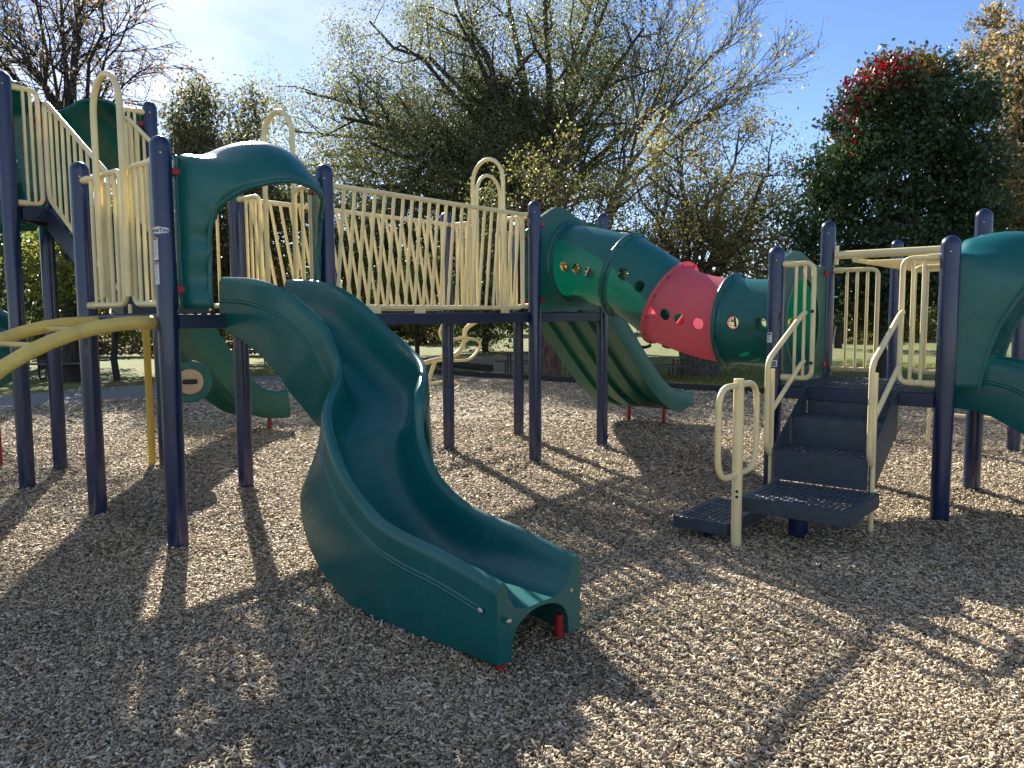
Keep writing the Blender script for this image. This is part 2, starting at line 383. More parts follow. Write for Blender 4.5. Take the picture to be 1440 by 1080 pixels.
def hood_part(parent, fmap, name='hood', deep=0.0, drop=0.0, lipdef=None, wavy=1.0):
    """canopy over a slide entrance. fmap(x, out, z) -> world"""
    hk = lambda z: max(0.0, min(1.0, (z - .50) / .335))
    lip = catmull([Vector((x, o + deep * hk(z) ** 1.5, z - drop * hk(z))) for x, o, z in (lipdef or HOOD_LIP)], 4); back = catmull([Vector((x, 0, z)) for x, z in HOOD_BACK], 4)
    rings = []
    for s in [i / 10 for i in range(11)]:
        ring = []
        for i, (b, l) in enumerate(zip(back, lip)):
            p = b.lerp(l, s); bulge = 4 * s * (1 - s)
            hi = max(0, min(1, (b.z - .75) / .3))
            p = p + Vector((((p.x - .61) * .05) * bulge * (1 - hi) * .6, .04 * bulge * hi, .105 * bulge * hi * max(0, 1 - ((p.x - .61) / .42) ** 2)))
            if hi < .4: p = p + wavy * Vector((-.012 * s * math.sin(b.z * 22) * (1 if b.x < .6 else -1), .022 * s * math.sin(b.z * 16 + 1), 0))
            ring.append(fmap(p.x, p.y, p.z))
        rings.append(ring)
    mb = MB(); mb.loft(rings, closed=False)
    h = build(name, mb, 'green', parent, angle=60, solid=.022)
    rim = MB(); rim.tube([fmap(p.x, p.y, p.z) for p in lip], .017, 8)
    build('lip', rim, 'green', h, angle=60)
    for xs in ((.080, .108), (1.112, 1.14)):
        poly = [fmap(xs[0], -.02, .035), fmap(xs[1], -.02, .035)]
        poly += [fmap(xs[1], -.02, .035 + .95 * k / 6) for k in range(1, 7)] + [fmap(xs[0], -.02, .985)]
        wing = MB(); wing.prism(poly, fmap(0, .02, 0) - fmap(0, -.02, 0))
        build('side_panel', wing, 'green', h, bevel=.008)
    clip = MB()
    for x in (.085, 1.135):
        for z in (.15, .88): clip.box(fmap(x, .0, z), (fmap(.045, 0, 0) - fmap(0, 0, 0)), (fmap(0, .032, 0) - fmap(0, 0, 0)), Vector((0, 0, .022)))
    for k in range(4):
        c = MB(); c.v = clip.v[k * 8:k * 8 + 8]; c.f = MB().box((0, 0, 0), fmap(1, 0, 0) - fmap(0, 0, 0), fmap(0, 1, 0) - fmap(0, 0, 0), (0, 0, 1)).f
        build('red_clip', c, 'redleg', h, bevel=.006)
    return h

def chute_rings(path, w, depth, bed, endflare=.18, ridges=True, vert=0.0):
    """closed cross-sections along path (rim-level centre line)"""
    P = [Vector(p) for p in path]; k = len(P); rings = []
    acc = [0]
    for i in range(1, k): acc.append(acc[-1] + (P[i] - P[i - 1]).length)
    for i in range(k):
        T = (P[min(i + 1, k - 1)] - P[max(i - 1, 0)]).normalized()
        Nn = Vector((-T.y, T.x, 0)).normalized(); U = T.cross(Nn)
        if U.z < 0: U = -U
        d = depth[i] if hasattr(depth, '__len__') else depth
        b = bed[i] if hasattr(bed, '__len__') else bed
        ww = w[i] if hasattr(w, '__len__') else w
        e = max(0.0, 1 - (acc[-1] - acc[i]) / endflare); e = e * e * (3 - 2 * e)
        U = U.lerp(Vector((0, 0, 1)), min(1, e * 1.3) * vert).normalized()
        left = [(ww + .020, -d), (ww + .029, -d + .02), (ww + .030, -.160)]
        if ridges and e < .3: left += [(ww + .030, -.150), (ww + .034, -.146), (ww + .030, -.142), (ww + .030, -.132), (ww + .034, -.128), (ww + .030, -.124), (ww + .030, -.116)]
        else: left += [(ww + .030, -.150), (ww + .030, -.146), (ww + .030, -.142), (ww + .030, -.132), (ww + .030, -.128), (ww + .030, -.124), (ww + .030, -.116)]
        left += [(ww + .030, -.04), (ww + .0285, -.018), (ww + .018, .006), (ww, .016), (ww - .018, .009), (ww - .030, -.012), (ww - .040, -.06),
                 (ww - .052, -b * .55), (ww - .075, -b * .82), (ww - .12, -b * .95)]
        x0 = ww - .12
        inner = [(x0 * f, -b * (1.0 if abs(f) < .9 else .975)) for f in (.66, .33, 0, -.33, -.66)]
        topo = left + inner + [(-x, z) for x, z in reversed(left)]
        # underside: skirt inner face, then below the bed (thickens into an arch at the open end)
        thin, arch = [], []
        for f in [j / 12 for j in range(13)]:
            x = -1 + 2 * f
            if abs(x) > .9: thin.append((x * (ww - .005) / 1.0, -d if abs(x) > .99 else -d * .55))
            else: thin.append((x * (ww - .06) / .9, -(b + .035)))
            ax = -math.cos(PI * f)
            arch.append((ax * (ww - .055), -d + (d - b - .016) * math.sin(PI * f) ** .6))
        under = [(tx * (1 - e) + ax * e, tz * (1 - e) + az * e) for (tx, tz), (ax, az) in zip(thin, arch)]
        rings.append([P[i] + Nn * x + U * z for x, z in topo + under])
    return rings
def smooth_path(pts, n=10): return catmull(pts, n)

# ================================================================== left tower (decks at 5 ft and 8 ft)
H5, H8, H3, H3T = 2.612, 3.532, 2.024, 2.327
tw = thing('play_tower', 'tall left play tower with navy posts and two decks joined by stairs', 'play tower', G(.61, 1.9, 0), 'play towers')
P11 = (.52, 3.38)
for a, b, h in ((0, 0, H5), (0, S, H5), (S, 0, H5), (S, S, H5), (0, DB, H8), (S, DB, H8), (P11[0], P11[1], H8)): 
    pp = post(tw, a, b, h)
    if (a, b) == (0, 0): LABELPOST = pp
deck(tw, 0, 0, S, S, D5)
# high three-cornered deck
hd = MB(); tri = [G(.05, DB - .0, D8), G(S - .05, DB, D8), G(P11[0] + .02, P11[1] - .06, D8)]
hd.prism([p - Vector((0, 0, .004)) for p in tri], (0, 0, .006)); build('high_deck', hd, 'deck', tw)
fr = MB()
for p, q in ((tri[0], tri[1]), (tri[1], tri[2]), (tri[2], tri[0])):
    d = (q - p); n_ = Vector((-d.y, d.x, 0)).normalized()
    fr.box((p + q) / 2 - Vector((0, 0, .06)), d / 2 * .93, n_ * .018, Vector((0, 0, .05)))
build('deck_frame', fr, 'beam', tw, bevel=.004)
# entry rails: edge A=0 (arch climber), edge A=S (bridge)
def rails(mb, name='guardrail', parent=tw, mat='beige'): return build(name, mb, mat, parent, angle=50)
zb, zt = D5 + .065, D5 + .95
m = MB(); rail_panel(m, G(0, S - .09), G(0, .575), zb, zt, 5); rails(m)
m = MB(); rail_panel(m, G(0, .09), G(0, .435), zb, zt, 3)
m.tube([G(0, .52, zb - .06), G(0, .52, zb)], .012); rails(m)
m = MB(); hoop(m, G(-.045, .425), G(-.045, .825), zb + .05, 3.09); rails(m, 'entry_hoop')
m = MB(); rail_panel(m, G(S, S - .09), G(S, .86), zb, zt, 3); rails(m)
m = MB(); rail_panel(m, G(S, .09), G(S, .38), zb, zt, 2); rails(m)
m = MB(); hoop(m, G(S, .385), G(S, .775), zb, 3.085); rails(m, 'entry_hoop')
# stairs entrance panels and stairs to the high deck
for q0, q1 in ((.09, .255), (S - .09, .965)):
    m = MB(); rail_panel(m, G(q0, S), G(q1, S), zb, zt, 1, rc=.05); rails(m)
    m = MB(); rail_panel(m, G(q0, DB), G(q1, DB), D8 + .03, D8 + .98, 2, rc=.06); rails(m)
st = MB(); ua, ub, uz = Vector((UX, UY, 0)), Vector((-UY, UX, 0)), Vector((0, 0, 1))
stair = build('staircase', MB().box(G(.61, DB - .03, D8 - .08), ua * .33, ub * .012, uz * .06), 'beam', tw)
nst = 4; run = (DB - S) / nst; rise = (D8 - D5) / nst
for k in range(1, nst):
    z = D5 + rise * k; b0 = S + run * k - run * .9
    t_ = MB(); perforated(t_, G(.29, b0, z), G(.93, 0) - G(.29, 0), G(0, b0 + run) - G(0, b0), 14, 7, .37)
    t_.box(G(.61, b0 + .004, z - rise / 2 - .004), ua * .32, ub * .004, uz * (rise / 2 - .004)); build('step', t_, 'deck', stair, solid=0)
for a in (.275, .945):
    t_ = MB(); t_.prism([G(a - .006, S + .02, D5 - .08), G(a - .006, S + .02, D5 + .10), G(a - .006, DB - .02, D8 + .02), G(a - .006, DB - .02, D8 - .18)], ua * .012)
    build('stringer', t_, 'beam', stair)
    m = MB(); rail_panel(m, G(a, DB - .09, 0), G(a, S + .07, 0), D8 + .07, D8 + .90, 10, open0=False, zb1=D5 + .16, zt1=D5 + .99, rc=.1, collar0=False)
    build('handrail', m, 'beige', stair, angle=50)
# back guard on the far side of the lower deck next to the bridge is left open; back wall of high deck is the slide hood
# turning wheel panel under the stairs, on a post
wc = G(1.40, 2.47, .87); toc = (Vector((0, 0, HC)) - wc); toc.z = 0; toc.normalize()
wm = MB(); wm.lathe([(.05, -.03), (.195, -.03), (.205, -.02), (.205, .02), (.195, .03), (.128, .03), (.125, .026)], wc, 40, toc)
wh = build('turning_wheel', wm, 'green', tw)
wm = MB(); wm.lathe([(.125, .024), (.122, .036), (.108, .04), (.01, .041)], wc, 40, toc); disc = build('disc', wm, 'tan', wh)
sx_ = Vector((0, 0, 1)).cross(toc).normalized()
wm = MB(); wm.tube([wc + sx_ * x + toc * .045 for x in (-.07, -.06, .06, .07)], [.012, .024, .024, .012], 10); build('grip_bar', wm, 'black', disc)
for a_ in range(4):
    an = PI / 4 + a_ * PI / 2; build('bolt', MB().bolt(wc + (sx_ * math.cos(an) + uz * math.sin(an)) * .095 + toc * .041, toc, .007), 'steel', disc)
wm = MB(); wm.box((wc + G(S, DB, .87)) / 2 - toc * .03, (G(S, DB, .87) - wc) / 2, toc * .015, uz * .03); build('bracket', wm, 'beam', wh)
# stickers on the near post
pw = G(0, 0, 0)
def sticker(parent, z0, z1, a0, a1, mat, center=pw, name='label', r=PR + .0012):
    mb_ = MB(); n_ = 10
    r0 = [center + Vector((math.cos(a0 + (a1 - a0) * i / n_), math.sin(a0 + (a1 - a0) * i / n_), 0)) * r for i in range(n_ + 1)]
    mb_.loft([[p + Vector((0, 0, z)) for p in r0] for z in (z0, z1)], closed=False)
    return build(name, mb_, mat, parent)
def bent_text(parent, txt, size, center, az, z, mat, r, bold=0.0):
    cu = bpy.data.curves.new('txt', 'FONT'); cu.body = txt; cu.size = size; cu.align_x = 'CENTER'; cu.align_y = 'CENTER'; cu.offset = bold
    to = bpy.data.objects.new('txt', cu); COL.objects.link(to)
    dg = bpy.context.evaluated_depsgraph_get(); me = bpy.data.meshes.new_from_object(to.evaluated_get(dg))
    mb_ = MB(); vs_ = []
    for v_ in me.vertices:
        an = az + v_.co.x / r; vs_.append(center + Vector((math.cos(an) * r, math.sin(an) * r, z + v_.co.y)))
    mb_.add(vs_, [tuple(p.vertices) for p in me.polygons]); bpy.data.objects.remove(to); bpy.data.curves.remove(cu)
    return build('lettering', mb_, mat, parent)
azc = math.atan2(-pw.y, -pw.x)            # towards the viewer
def oval(parent, center, az, z, wr, hr, mat):
    mb_ = MB(); r = PR + .0013; c = center + Vector((math.cos(az) * r, math.sin(az) * r, z)); vs_ = []
    n_ = 10
    rows = []
    for j in range(9):
        y = -1 + 2 * j / 8; hw = wr * math.sqrt(max(0.02, 1 - y * y))
        rows.append([center + Vector((math.cos(az + hw * (-1 + 2 * i / n_) / r) * r, math.sin(az + hw * (-1 + 2 * i / n_) / r) * r, z + y * hr)) for i in range(n_ + 1)])
    mb_.loft(rows, closed=False); return build('maker_label', mb_, mat, parent)
ov = oval(LABELPOST, pw, azc - .55, 2.03, .075, .022, 'label')
bent_text(ov, 'GameTime', .034, pw, azc - .55, 2.03, 'ink', PR + .0022, .0007)
for z0, z1 in ((1.85, 1.985), (1.70, 1.835)):
    lb = sticker(LABELPOST, z0, z1, azc - 1.35, azc - .62, 'label', name='warning_label')
    sticker(lb, z1 - .014, z1 - .003, azc - 1.28, azc - .70, 'inkred', name='header', r=PR + .002)
    for k in range(9): sticker(lb, z1 - .026 - k * .011, z1 - .0225 - k * .011, azc - 1.28, azc - .70 - .12 * (k % 3), 'inkgrey', name='text_line', r=PR + .002)

# ================================================================== middle tower
mt = thing('play_tower', 'middle play tower on four navy posts between slat bridge and tube', 'play tower', G((B6 + B9) / 2, .61, 0), 'play towers')
for a, b in ((B6, 0), (B6, S), (B9, 0), (B9, S)): post(mt, a, b, H5)
deck(mt, B6, 0, B9, S, D5)
m = MB(); rail_panel(m, G(B6, S - .09), G(B6, .86), zb, zt, 3); rails(m, parent=mt)
m = MB(); rail_panel(m, G(B6, .09), G(B6, .38), zb, zt, 3); rails(m, parent=mt)
m = MB(); hoop(m, G(B6, .40), G(B6, .82), zb, 3.09); rails(m, 'entry_hoop', mt)
m = MB(); rail_panel(m, G(B6 + .09, S), G(B6 + .42, S), zb, zt, 3); rails(m, parent=mt)
m = MB(); rail_panel(m, G(B9 - .09, S), G(B9 - .38, S), zb, zt, 3); rails(m, parent=mt)
m = MB(); hoop(m, G(B6 + .50, S), G(B6 + .90, S), zb, 3.09); rails(m, 'entry_hoop', mt)

# ================================================================== right low tower
rt_ = thing('play_tower', 'low right play tower with navy posts and beige gate rails behind the steps', 'play tower', G(CA + .61, CB + .61, 0), 'play towers')
for a, b, h in ((CA, CB, H3), (CA, CB + S, H3), (CA + S, CB, H3T), (CA + S, CB + S, H3T)):
    pp = post(rt_, a, b, h)
    if (a, b) == (CA, CB + S): LP2 = pp
deck(rt_, CA, CB, CA + S, CB + S, D3)
zb3, zt3 = D3 + .07, D3 + .96
m = MB(); rail_panel(m, G(CA, CB + S - .09), G(CA, -2.72), zb3, zt3, 2); rails(m, parent=rt_)
m = MB(); rail_panel(m, G(CA, CB + .09), G(CA, -3.345), zb3, zt3, 2); rails(m, parent=rt_)
m = MB(); rail_panel(m, G(CA + S, CB + S - .09), G(CA + S, -2.86), zb3, zt3, 3); rails(m, parent=rt_)
m = MB(); rail_panel(m, G(CA + S, CB + .09), G(CA + S, -3.15), zb3, zt3, 3); rails(m, parent=rt_)
for q in ((-2.72), (-3.345)):
    for z in (zb3 + .12, zb3 + .52): build('bolt', MB().bolt(G(CA - .02, q, z), -ua, .014), 'black', rt_)
c2 = G(CA, CB + S, 0); az2 = math.atan2(-c2.y, -c2.x)
lb = sticker(LP2, 1.265, 1.345, az2 - 1.15, az2 - .35, 'label', c2)
sticker(lb, 1.325, 1.338, az2 - 1.05, az2 - .45, 'ink', c2, 'header', PR + .002)
for k in range(4): sticker(lb, 1.31 - k * .011, 1.314 - k * .011, az2 - 1.02, az2 - .5 - .1 * (k % 2), 'inkgrey', c2, 'text_line', PR + .002)
lb = sticker(LP2, 1.075, 1.125, az2 - 1.5, az2 + .35, 'label', c2)
for k in range(2): sticker(lb, 1.083 + k * .019, 1.097 + k * .019, az2 - 1.4 + .1 * k, az2 + .2, 'ink', c2, 'text_line', PR + .002)
lb = sticker(LP2, .93, 1.06, az2 - 1.5, az2 - .5, 'label', c2)
for k in range(7): sticker(lb, .945 + k * .015, .949 + k * .015, az2 - 1.4, az2 - .6, 'inkgrey', c2, 'text_line', PR + .002)

# ================================================================== overhead ladder
ol = thing('overhead_ladder', 'beige overhead ladder from low tower to two far navy posts', 'climbing ladder', G(CF, CB + .61, 0))
post(ol, CF, CB, H3T); post(ol, CF, CB + S, H3T)
m = MB(); m.tube([G(CA + S, CB + .07, 2.015), G(CA + S, CB + S - .07, 2.015)], .036, 14); m.tube([G(CA + S, CB + S - .075, 1.93), G(CA + S, CB + S - .075, 2.1)], .022)
build('cross_beam', m, 'beige', ol)
m = MB(); m.tube([G(CF, CB + .07, 2.015), G(CF, CB + S - .07, 2.015)], .036, 14); build('cross_beam', m, 'beige', ol)
for bb in (CB + .25, CB + S - .25):
    m = MB(); m.tube([G(CA + S - .05, bb, 1.965), G(CF + .05, bb, 1.965)], .024, 10); build('side_rail', m, 'beige', ol)
for k in range(7):
    a = CA + S + .2 + k * (CF - CA - S - .4) / 6
    m = MB(); m.tube([G(a, CB + .25, 1.955), G(a, CB + S - .25, 1.955)], .016, 8); build('rung', m, 'beige', ol)
m = MB(); m.tube(fillet([G(7.47, -2.80, -.02), G(7.47, -2.80, .34), G(7.42, CB, .34)], .06), .02, 10); m.tube([G(7.47, -2.80, .34), G(7.47, -2.80, .40)], .02); build('step_rail', m, 'beige', ol)

# ================================================================== transfer stairs
ts = thing('transfer_steps', 'dark blue perforated transfer steps with beige handrails and low side platform', 'steps', G(3.0, -3.05, 0))
BL, BR = -2.70, -3.335
def solid_step(name, a0, a1, b0, b1, z, nx, ny, rim=.085, par=ts):
    t_ = MB(); perforated(t_, G(a0, b0, z), G(a1, 0) - G(a0, 0), G(0, b1) - G(0, b0), nx, ny, .37)
    o_ = build(name, t_, 'deck', par, solid=.005)
    e = MB(); h = rim / 2
    for a in (a0, a1): e.box(G(a, (b0 + b1) / 2, z - h - .003), ub * (abs(b1 - b0) / 2), ua * .004, uz * h)
    for b in (b0, b1): e.box(G((a0 + a1) / 2, b, z - h - .003), ua * (abs(a1 - a0) / 2 - .005), ub * .004, uz * h)
    build('edge', e, 'deck', o_, bevel=.002); return o_
solid_step('platform', 2.42, 3.07, BL - .02, -3.41, .30, 15, 17)
solid_step('low_platform', 2.32, 3.0, -2.30, -2.69, .125, 15, 9, .07)
levels = [(3.07, 3.40, .52), (3.40, 3.735, .72)]
for i, (a0, a1, z) in enumerate(levels):
    t_ = MB(); perforated(t_, G(a0, BL, z), G(a1, 0) - G(a0, 0), G(0, BR) - G(0, BL), 8, 15, .37)
    o_ = build('step', t_, 'deck', ts, solid=.005)
    e = MB(); e.box(G(a0, (BL + BR) / 2, z - .107), ub * (abs(BL - BR) / 2), ua * .004, uz * .104); build('riser', e, 'deck', o_, bevel=.002)
e = MB(); e.box(G(3.735, (BL + BR) / 2, D3 - .12), ub * (abs(BL - BR) / 2), ua * .004, uz * .095); build('riser', e, 'deck', ts)
build('bolt', MB().bolt(G(3.73, -2.83, .83), -ua, .016), 'steel', ts)
for b in (BL + .006, BR - .006):
    e = MB(); e.prism([G(3.06, b, .22), G(3.06, b, .53), G(3.70, b, .93), G(3.735, b, .93), G(3.735, b, .62)], ub * (.008 if b == BL + .006 else -.008))
    build('stringer', e, 'deck', ts, bevel=.002)
m = MB(); m.tube([G(2.82, -2.97, -.04), G(2.82, -2.97, .29)], PR, 20); build('leg', m, 'post', ts)
m = MB(); m.tube([G(2.45, -2.5, -.04), G(2.45, -2.5, .12)], .04, 14); build('leg', m, 'post', ts)
for b, gnd in ((-2.668, .22), (-3.36, -.03)):
    pa = 3.085; sgn = 1
    m = MB()
    m.tube([G(pa, b, gnd), G(pa, b, 1.10)], .0175, 10)
    m.tube(fillet([G(CA - .03, b, 1.50), G(CA - .11, b, 1.475), G(pa - .09, b, 1.165), G(pa - .09, b, .56), G(pa - .03, b, .49), G(pa, b, .52)], .07, 6), .0195, 12)
    m.tube(fillet([G(CA - .03, b, 1.125), G(CA - .10, b, 1.10), G(pa, b, .80)], .06, 5), .0175, 10)
    build('handrail', m, 'beige', ts, angle=50)

hp = thing('handhold_post', 'short beige post with long looped handle beside the low steps', 'handhold', G(2.32, -2.75, 0))
m = MB(); m.tube([G(2.32, -2.75, -.05), G(2.32, -2.75, 1.085)], .033, 18); build('post', m, 'beige', hp, bevel=.003)
m = MB(); lp = fillet([G(2.32, -2.75, 1.045), G(2.03, -2.75, 1.045), G(2.03, -2.75, .47), G(2.61, -2.75, .47), G(2.61, -2.75, 1.045), G(2.32, -2.75, 1.045)], .16, 8)
m.tube(lp, .0195, 12); build('loop_handle', m, 'beige', hp)
for z in (.33, .365): build('bolt', MB().bolt(G(2.32, -2.75, z) + (Vector((0, 0, 0)) - G(2.32, -2.75, 0)).normalized() * .033, -G(2.32, -2.75, 0), .01), 'tablesteel', hp)

# ================================================================== slat bridge
br = thing('slat_bridge', 'straight bridge with leaning beige slat railings between two play towers', 'bridge', G((S + B6) / 2, .61, 0))
for b, ln in ((.055, .10), (S - .055, -.17)):
    m = MB(); rail_panel(m, G(S + .075, b), G(B6 - .115, b), zb - .02, zt + .005, 22, lean=ln, rc=.08, open0=True, r=.0205, rb=.0145)
    m.tube([G(B6 - .2, b, zt + .005), G(B6 - .04, b, zt + .005)], .02, 10); m.tube([G(B6 - .08, b, zt + .005), G(B6 - .045, b, zt + .005)], .027, 12)
    rl = build('railing', m, 'beige', br, angle=50)
    for a in (2.19, 1.70, 3.3) if b < .5 else (2.4,):
        e = MB(); e.box(G(a, b - .024, zb - .062), ua * .062, ub * .004, uz * .045); bp_ = build('bracket', e, 'beige', rl, bevel=.003)
        for q in (-.026, .026): build('bolt', MB().bolt(G(a + q, b - .028, zb - .085), -ub, .014), 'black', bp_)
for b in (.04, S - .04):
    e = MB(); e.box(G((S + B6) / 2, b, D5 - .05), ua * ((B6 - S) / 2 - .06), ub * .02, uz * .046); build('side_beam', e, 'beam', br, bevel=.004)
e = MB(); perforated(e, G(S + .02, .06, D5 + .002), G(B6 - .02, 0) - G(S + .02, 0), G(0, S - .06) - G(0, .06), 48, 24, .385, 8); build('floor', e, 'deck', br, solid=.005)
for k in range(4):
    e = MB(); a = S + .4 + k * .56; e.box(G(a, .61, D5 - .05), ub * .54, ua * .015, uz * .035); build('cross_beam', e, 'beam', br)

# ================================================================== arched climber, pole, vine climber
ac = thing('arch_climber', 'worn yellow arched ladder climber leaning on the lower left deck', 'climber', G(-.7, .58, 0))
R_ = 1.37
for b in (.15, 1.0):
    pts = [G(-.01, b, 1.462), G(-.10, b, 1.464)] + [G(-.10 - R_ * math.sin(q), b, 1.464 - R_ * (1 - math.cos(q))) for q in [PI / 2 * i / 16 for i in range(1, 17)]] + [G(-.10 - R_, b, -.05)]
    m = MB(); m.tube(pts, .0425, 16); build('side_rail', m, 'yellow', ac)
for k in range(7):
    q = math.radians(11 + k * 12.5)
    m = MB(); p_ = (-.10 - R_ * math.sin(q), 1.464 - R_ * (1 - math.cos(q)) - .015); m.tube([G(p_[0], .17, p_[1]), G(p_[0], .98, p_[1])], .017, 10); build('rung', m, 'yellow', ac)
m = MB(); m.tube(fillet([G(1.24, 3.0, -.04), G(1.24, 3.0, 3.25), G(1.22, DB + .02, 3.27)], .12), .034, 14)
fp = build('slide_pole', m, 'poleyellow', loc=G(1.24, 3.0, 0)); tag(fp, 'upright yellow fire pole behind the near navy post', 'pole')

vc = thing('vine_climber', 'beige twisted vine climber with looped footholds under the bridge end', 'climber', G(4.3, 1.9, 0))
def vpt(x, y, b=1.9):
    p1 = px(x, y, 1.0) - Vector((0, 0, HC)); n_ = Vector((-UY, UX, 0)); t_ = (b - Vector((-OX, -OY, HC)).dot(n_)) / p1.dot(n_)
    return Vector((0, 0, HC)) + p1 * t_
m = MB(); m.tube(catmull([G(4.6, 1.30, 1.50), G(4.75, 1.62, 1.47)] + [vpt(*q) for q in ((656, 462), (653, 480), (645, 495), (630, 503), (610, 507), (586, 514), (560, 524))] + [vpt(545, 550, 2.0), vpt(541, 575, 2.0)], 6), .03, 12)
build('main_stem', m, 'beige', vc, angle=60)
m = MB(); m.tube(catmull([vpt(*q) for q in ((626, 480), (645, 476), (667, 477), (675, 484), (671, 495), (660, 505), (646, 507), (636, 507))], 5), .0175, 10); build('foothold', m, 'beige', vc, angle=60)
m = MB(); m.tube(catmull([G(4.35, 1.30, 1.48), G(4.30, 1.75, 1.46)] + [vpt(*q) for q in ((620, 462), (619, 472), (624, 480), (632, 483))], 5), .0175, 10); build('foothold', m, 'beige', vc, angle=60)
m = MB(); m.tube(catmull([vpt(*q) for q in ((612, 508), (607, 522), (602, 540), (598, 560), (596, 590))] + [vpt(596, 640, 2.0)], 5), .026, 12); build('stem', m, 'beige', vc, angle=60)
m = MB(); m.tube(catmull([vpt(*q) for q in ((603, 540), (625, 536), (640, 536), (646, 543), (636, 549))], 5), .0165, 10); build('foothold', m, 'beige', vc, angle=60)
m = MB(); m.tube(catmull([vpt(*q) for q in ((598, 556), (607, 552), (608, 557), (598, 562), (588, 564))], 5), .0165, 10); build('foothold', m, 'beige', vc, angle=60)

# ================================================================== front wave slide
ws = thing('wave_slide', 'large teal green wave slide in front with arched hood over its top', 'slide', G(.3, -2.0, 0))
bs = [.05, -.3, -.6, -.85, -1.05, -1.25, -1.45, -1.65, -1.9, -2.15, -2.4, -2.755]
as_ = [.665, .675, .691, .718, .735, .665, .42, .345, .322, .300, .285, .262]
zs = [1.747, 1.726, 1.65, 1.501, 1.326, 1.175, 1.0, .715, .53, .470, .442, .374]
ds = [.33, .42, .47, .485, .515, .56, .61, .61, .555, .49, .435, .338]
bd = [.225, .235, .245, .25, .25, .25, .25, .25, .25, .235, .20, .135]
wd = [.258, .258, .258, .258, .258, .25, .25, .258, .258, .255, .252, .245]
path = catmull([G(a, b, z) for a, b, z in zip(as_, bs, zs)], 8)
for _ in range(6): path = [path[0]] + [(path[i - 1] + path[i] * 2 + path[i + 1]) / 4 for i in range(1, len(path) - 1)] + [path[-1]]
def expand(v_, n): return [float(x) for x in np.interp(np.linspace(0, len(v_) - 1, n), range(len(v_)), v_)]
nP = len(path)
cr_ = chute_rings(path, expand(wd, nP), expand(ds, nP), expand(bd, nP), endflare=.20, vert=1.0)
mb = MB(); mb.loft(cr_); chute = build('chute', mb, 'green', ws, angle=50)
md = chute.modifiers.new('edge', 'BEVEL'); md.width = .014; md.segments = 3; md.limit_method = 'ANGLE'; md.angle_limit = math.radians(62)
for a, s_ in ((-.02, 1), (.50, -1)):
    m = MB(); m.tube([G(a + .05 * s_, -2.715, -.06), G(a + .05 * s_, -2.715, .12)], .023, 14); build('leg', m, 'redleg', ws)
for p_, ax in ((G(.035, -2.762, .225), -ub), (G(.475, -2.762, .235), -ub), (G(-.020, -2.65, .26), -ua)): build('bolt', MB().bolt(p_, ax, .014), 'steel', chute)
hood_part(ws, lambda x, o, z: G(x, -o, D5 + z))

# ================================================================== double slide behind the middle tower
dsl = thing('double_slide', 'straight green double slide behind the middle tower, ridged underneath', 'slide', G(6.2, .61, 0))
dp = catmull([G(a, .61, z) for a, z in ((B9 + .03, 1.72), (5.2, 1.70), (5.45, 1.52), (5.9, 1.12), (6.35, .74), (6.7, .53), (7.0, .455), (7.3, .44))], 6)
rings = []
for i, p in enumerate(dp):
    T = (dp[min(i + 1, len(dp) - 1)] - dp[max(i - 1, 0)]).normalized(); Nn = Vector((-T.y, T.x, 0)).normalized(); U = T.cross(Nn); U = U if U.z > 0 else -U
    f = i / (len(dp) - 1); sd_ = .20 if f < .84 else .20 - .13 * ((f - .84) / .16) ** 1.3
    sec = [(.545, -.27 - (sd_ - .2)), (.555, -.2), (.552, -.03), (.54, 0), (.515, .006), (.495, -.02), (.475, -.13), (.43, -.185), (.28, -.20), (.12, -.185), (.06, -.13), (.02, -.10)]
    sec = sec + [(-x, z) for x, z in reversed(sec)]
    uz_ = -.245 - (sd_ - .2)
    und = []
    for x in (-.30, 0, .30): und += [(x - .075, uz_), (x - .05, uz_ + .055), (x + .05, uz_ + .055), (x + .075, uz_)]
    rings.append([p + Nn * x + U * z for x, z in sec + und])
mb = MB(); mb.loft(rings); build('chute', mb, 'greenP', dsl, angle=40)
for a, b in ((6.93, .86), (6.80, .24)):
    m = MB(); m.tube([G(a, b, -.05), G(a, b, .26)], .026, 12); build('leg', m, 'redleg', dsl)
hood_part(dsl, lambda x, o, z: G(B9 + o, x, D5 + z))

# ================================================================== curved slide from the high deck
cs = thing('curved_slide', 'green hooded slide behind the left tower, red leg beneath its raised exit', 'slide', G(2.4, 4.1, 0))
cp = catmull([G(*q) for q in ((.86, 3.0, 2.66), (1.08, 3.22, 2.64), (1.4, 3.54, 2.42), (1.85, 3.86, 1.92), (2.35, 4.1, 1.35), (2.8, 4.24, .86), (3.12, 4.30, .58), (3.38, 4.32, .51), (3.54, 4.32, .52))], 7)
mb = MB(); mb.loft(chute_rings(cp, .27, expand([.33, .36, .38, .38, .38, .36, .34, .36], len(cp)), .24, ridges=False, endflare=.12)); build('chute', mb, 'greenP', cs, angle=50)
m = MB(); m.tube([G(3.45, 4.34, -.05), G(3.45, 4.34, .24)], .03, 12); build('leg', m, 'redleg', cs)
e0 = Vector((S, DB, 0)); e1 = Vector((P11[0], P11[1], 0)); ed = (e1 - e0); el = ed.length; ed = ed / el; eo = Vector((ed.y, -ed.x, 0))
if eo.x < 0: eo = -eo
def hmap(x, o, z): q = e0 + ed * (x / 1.22 * el) + eo * o; return G(q.x, q.y, D8 + z)
hood_part(cs, hmap, deep=.45, drop=.30)

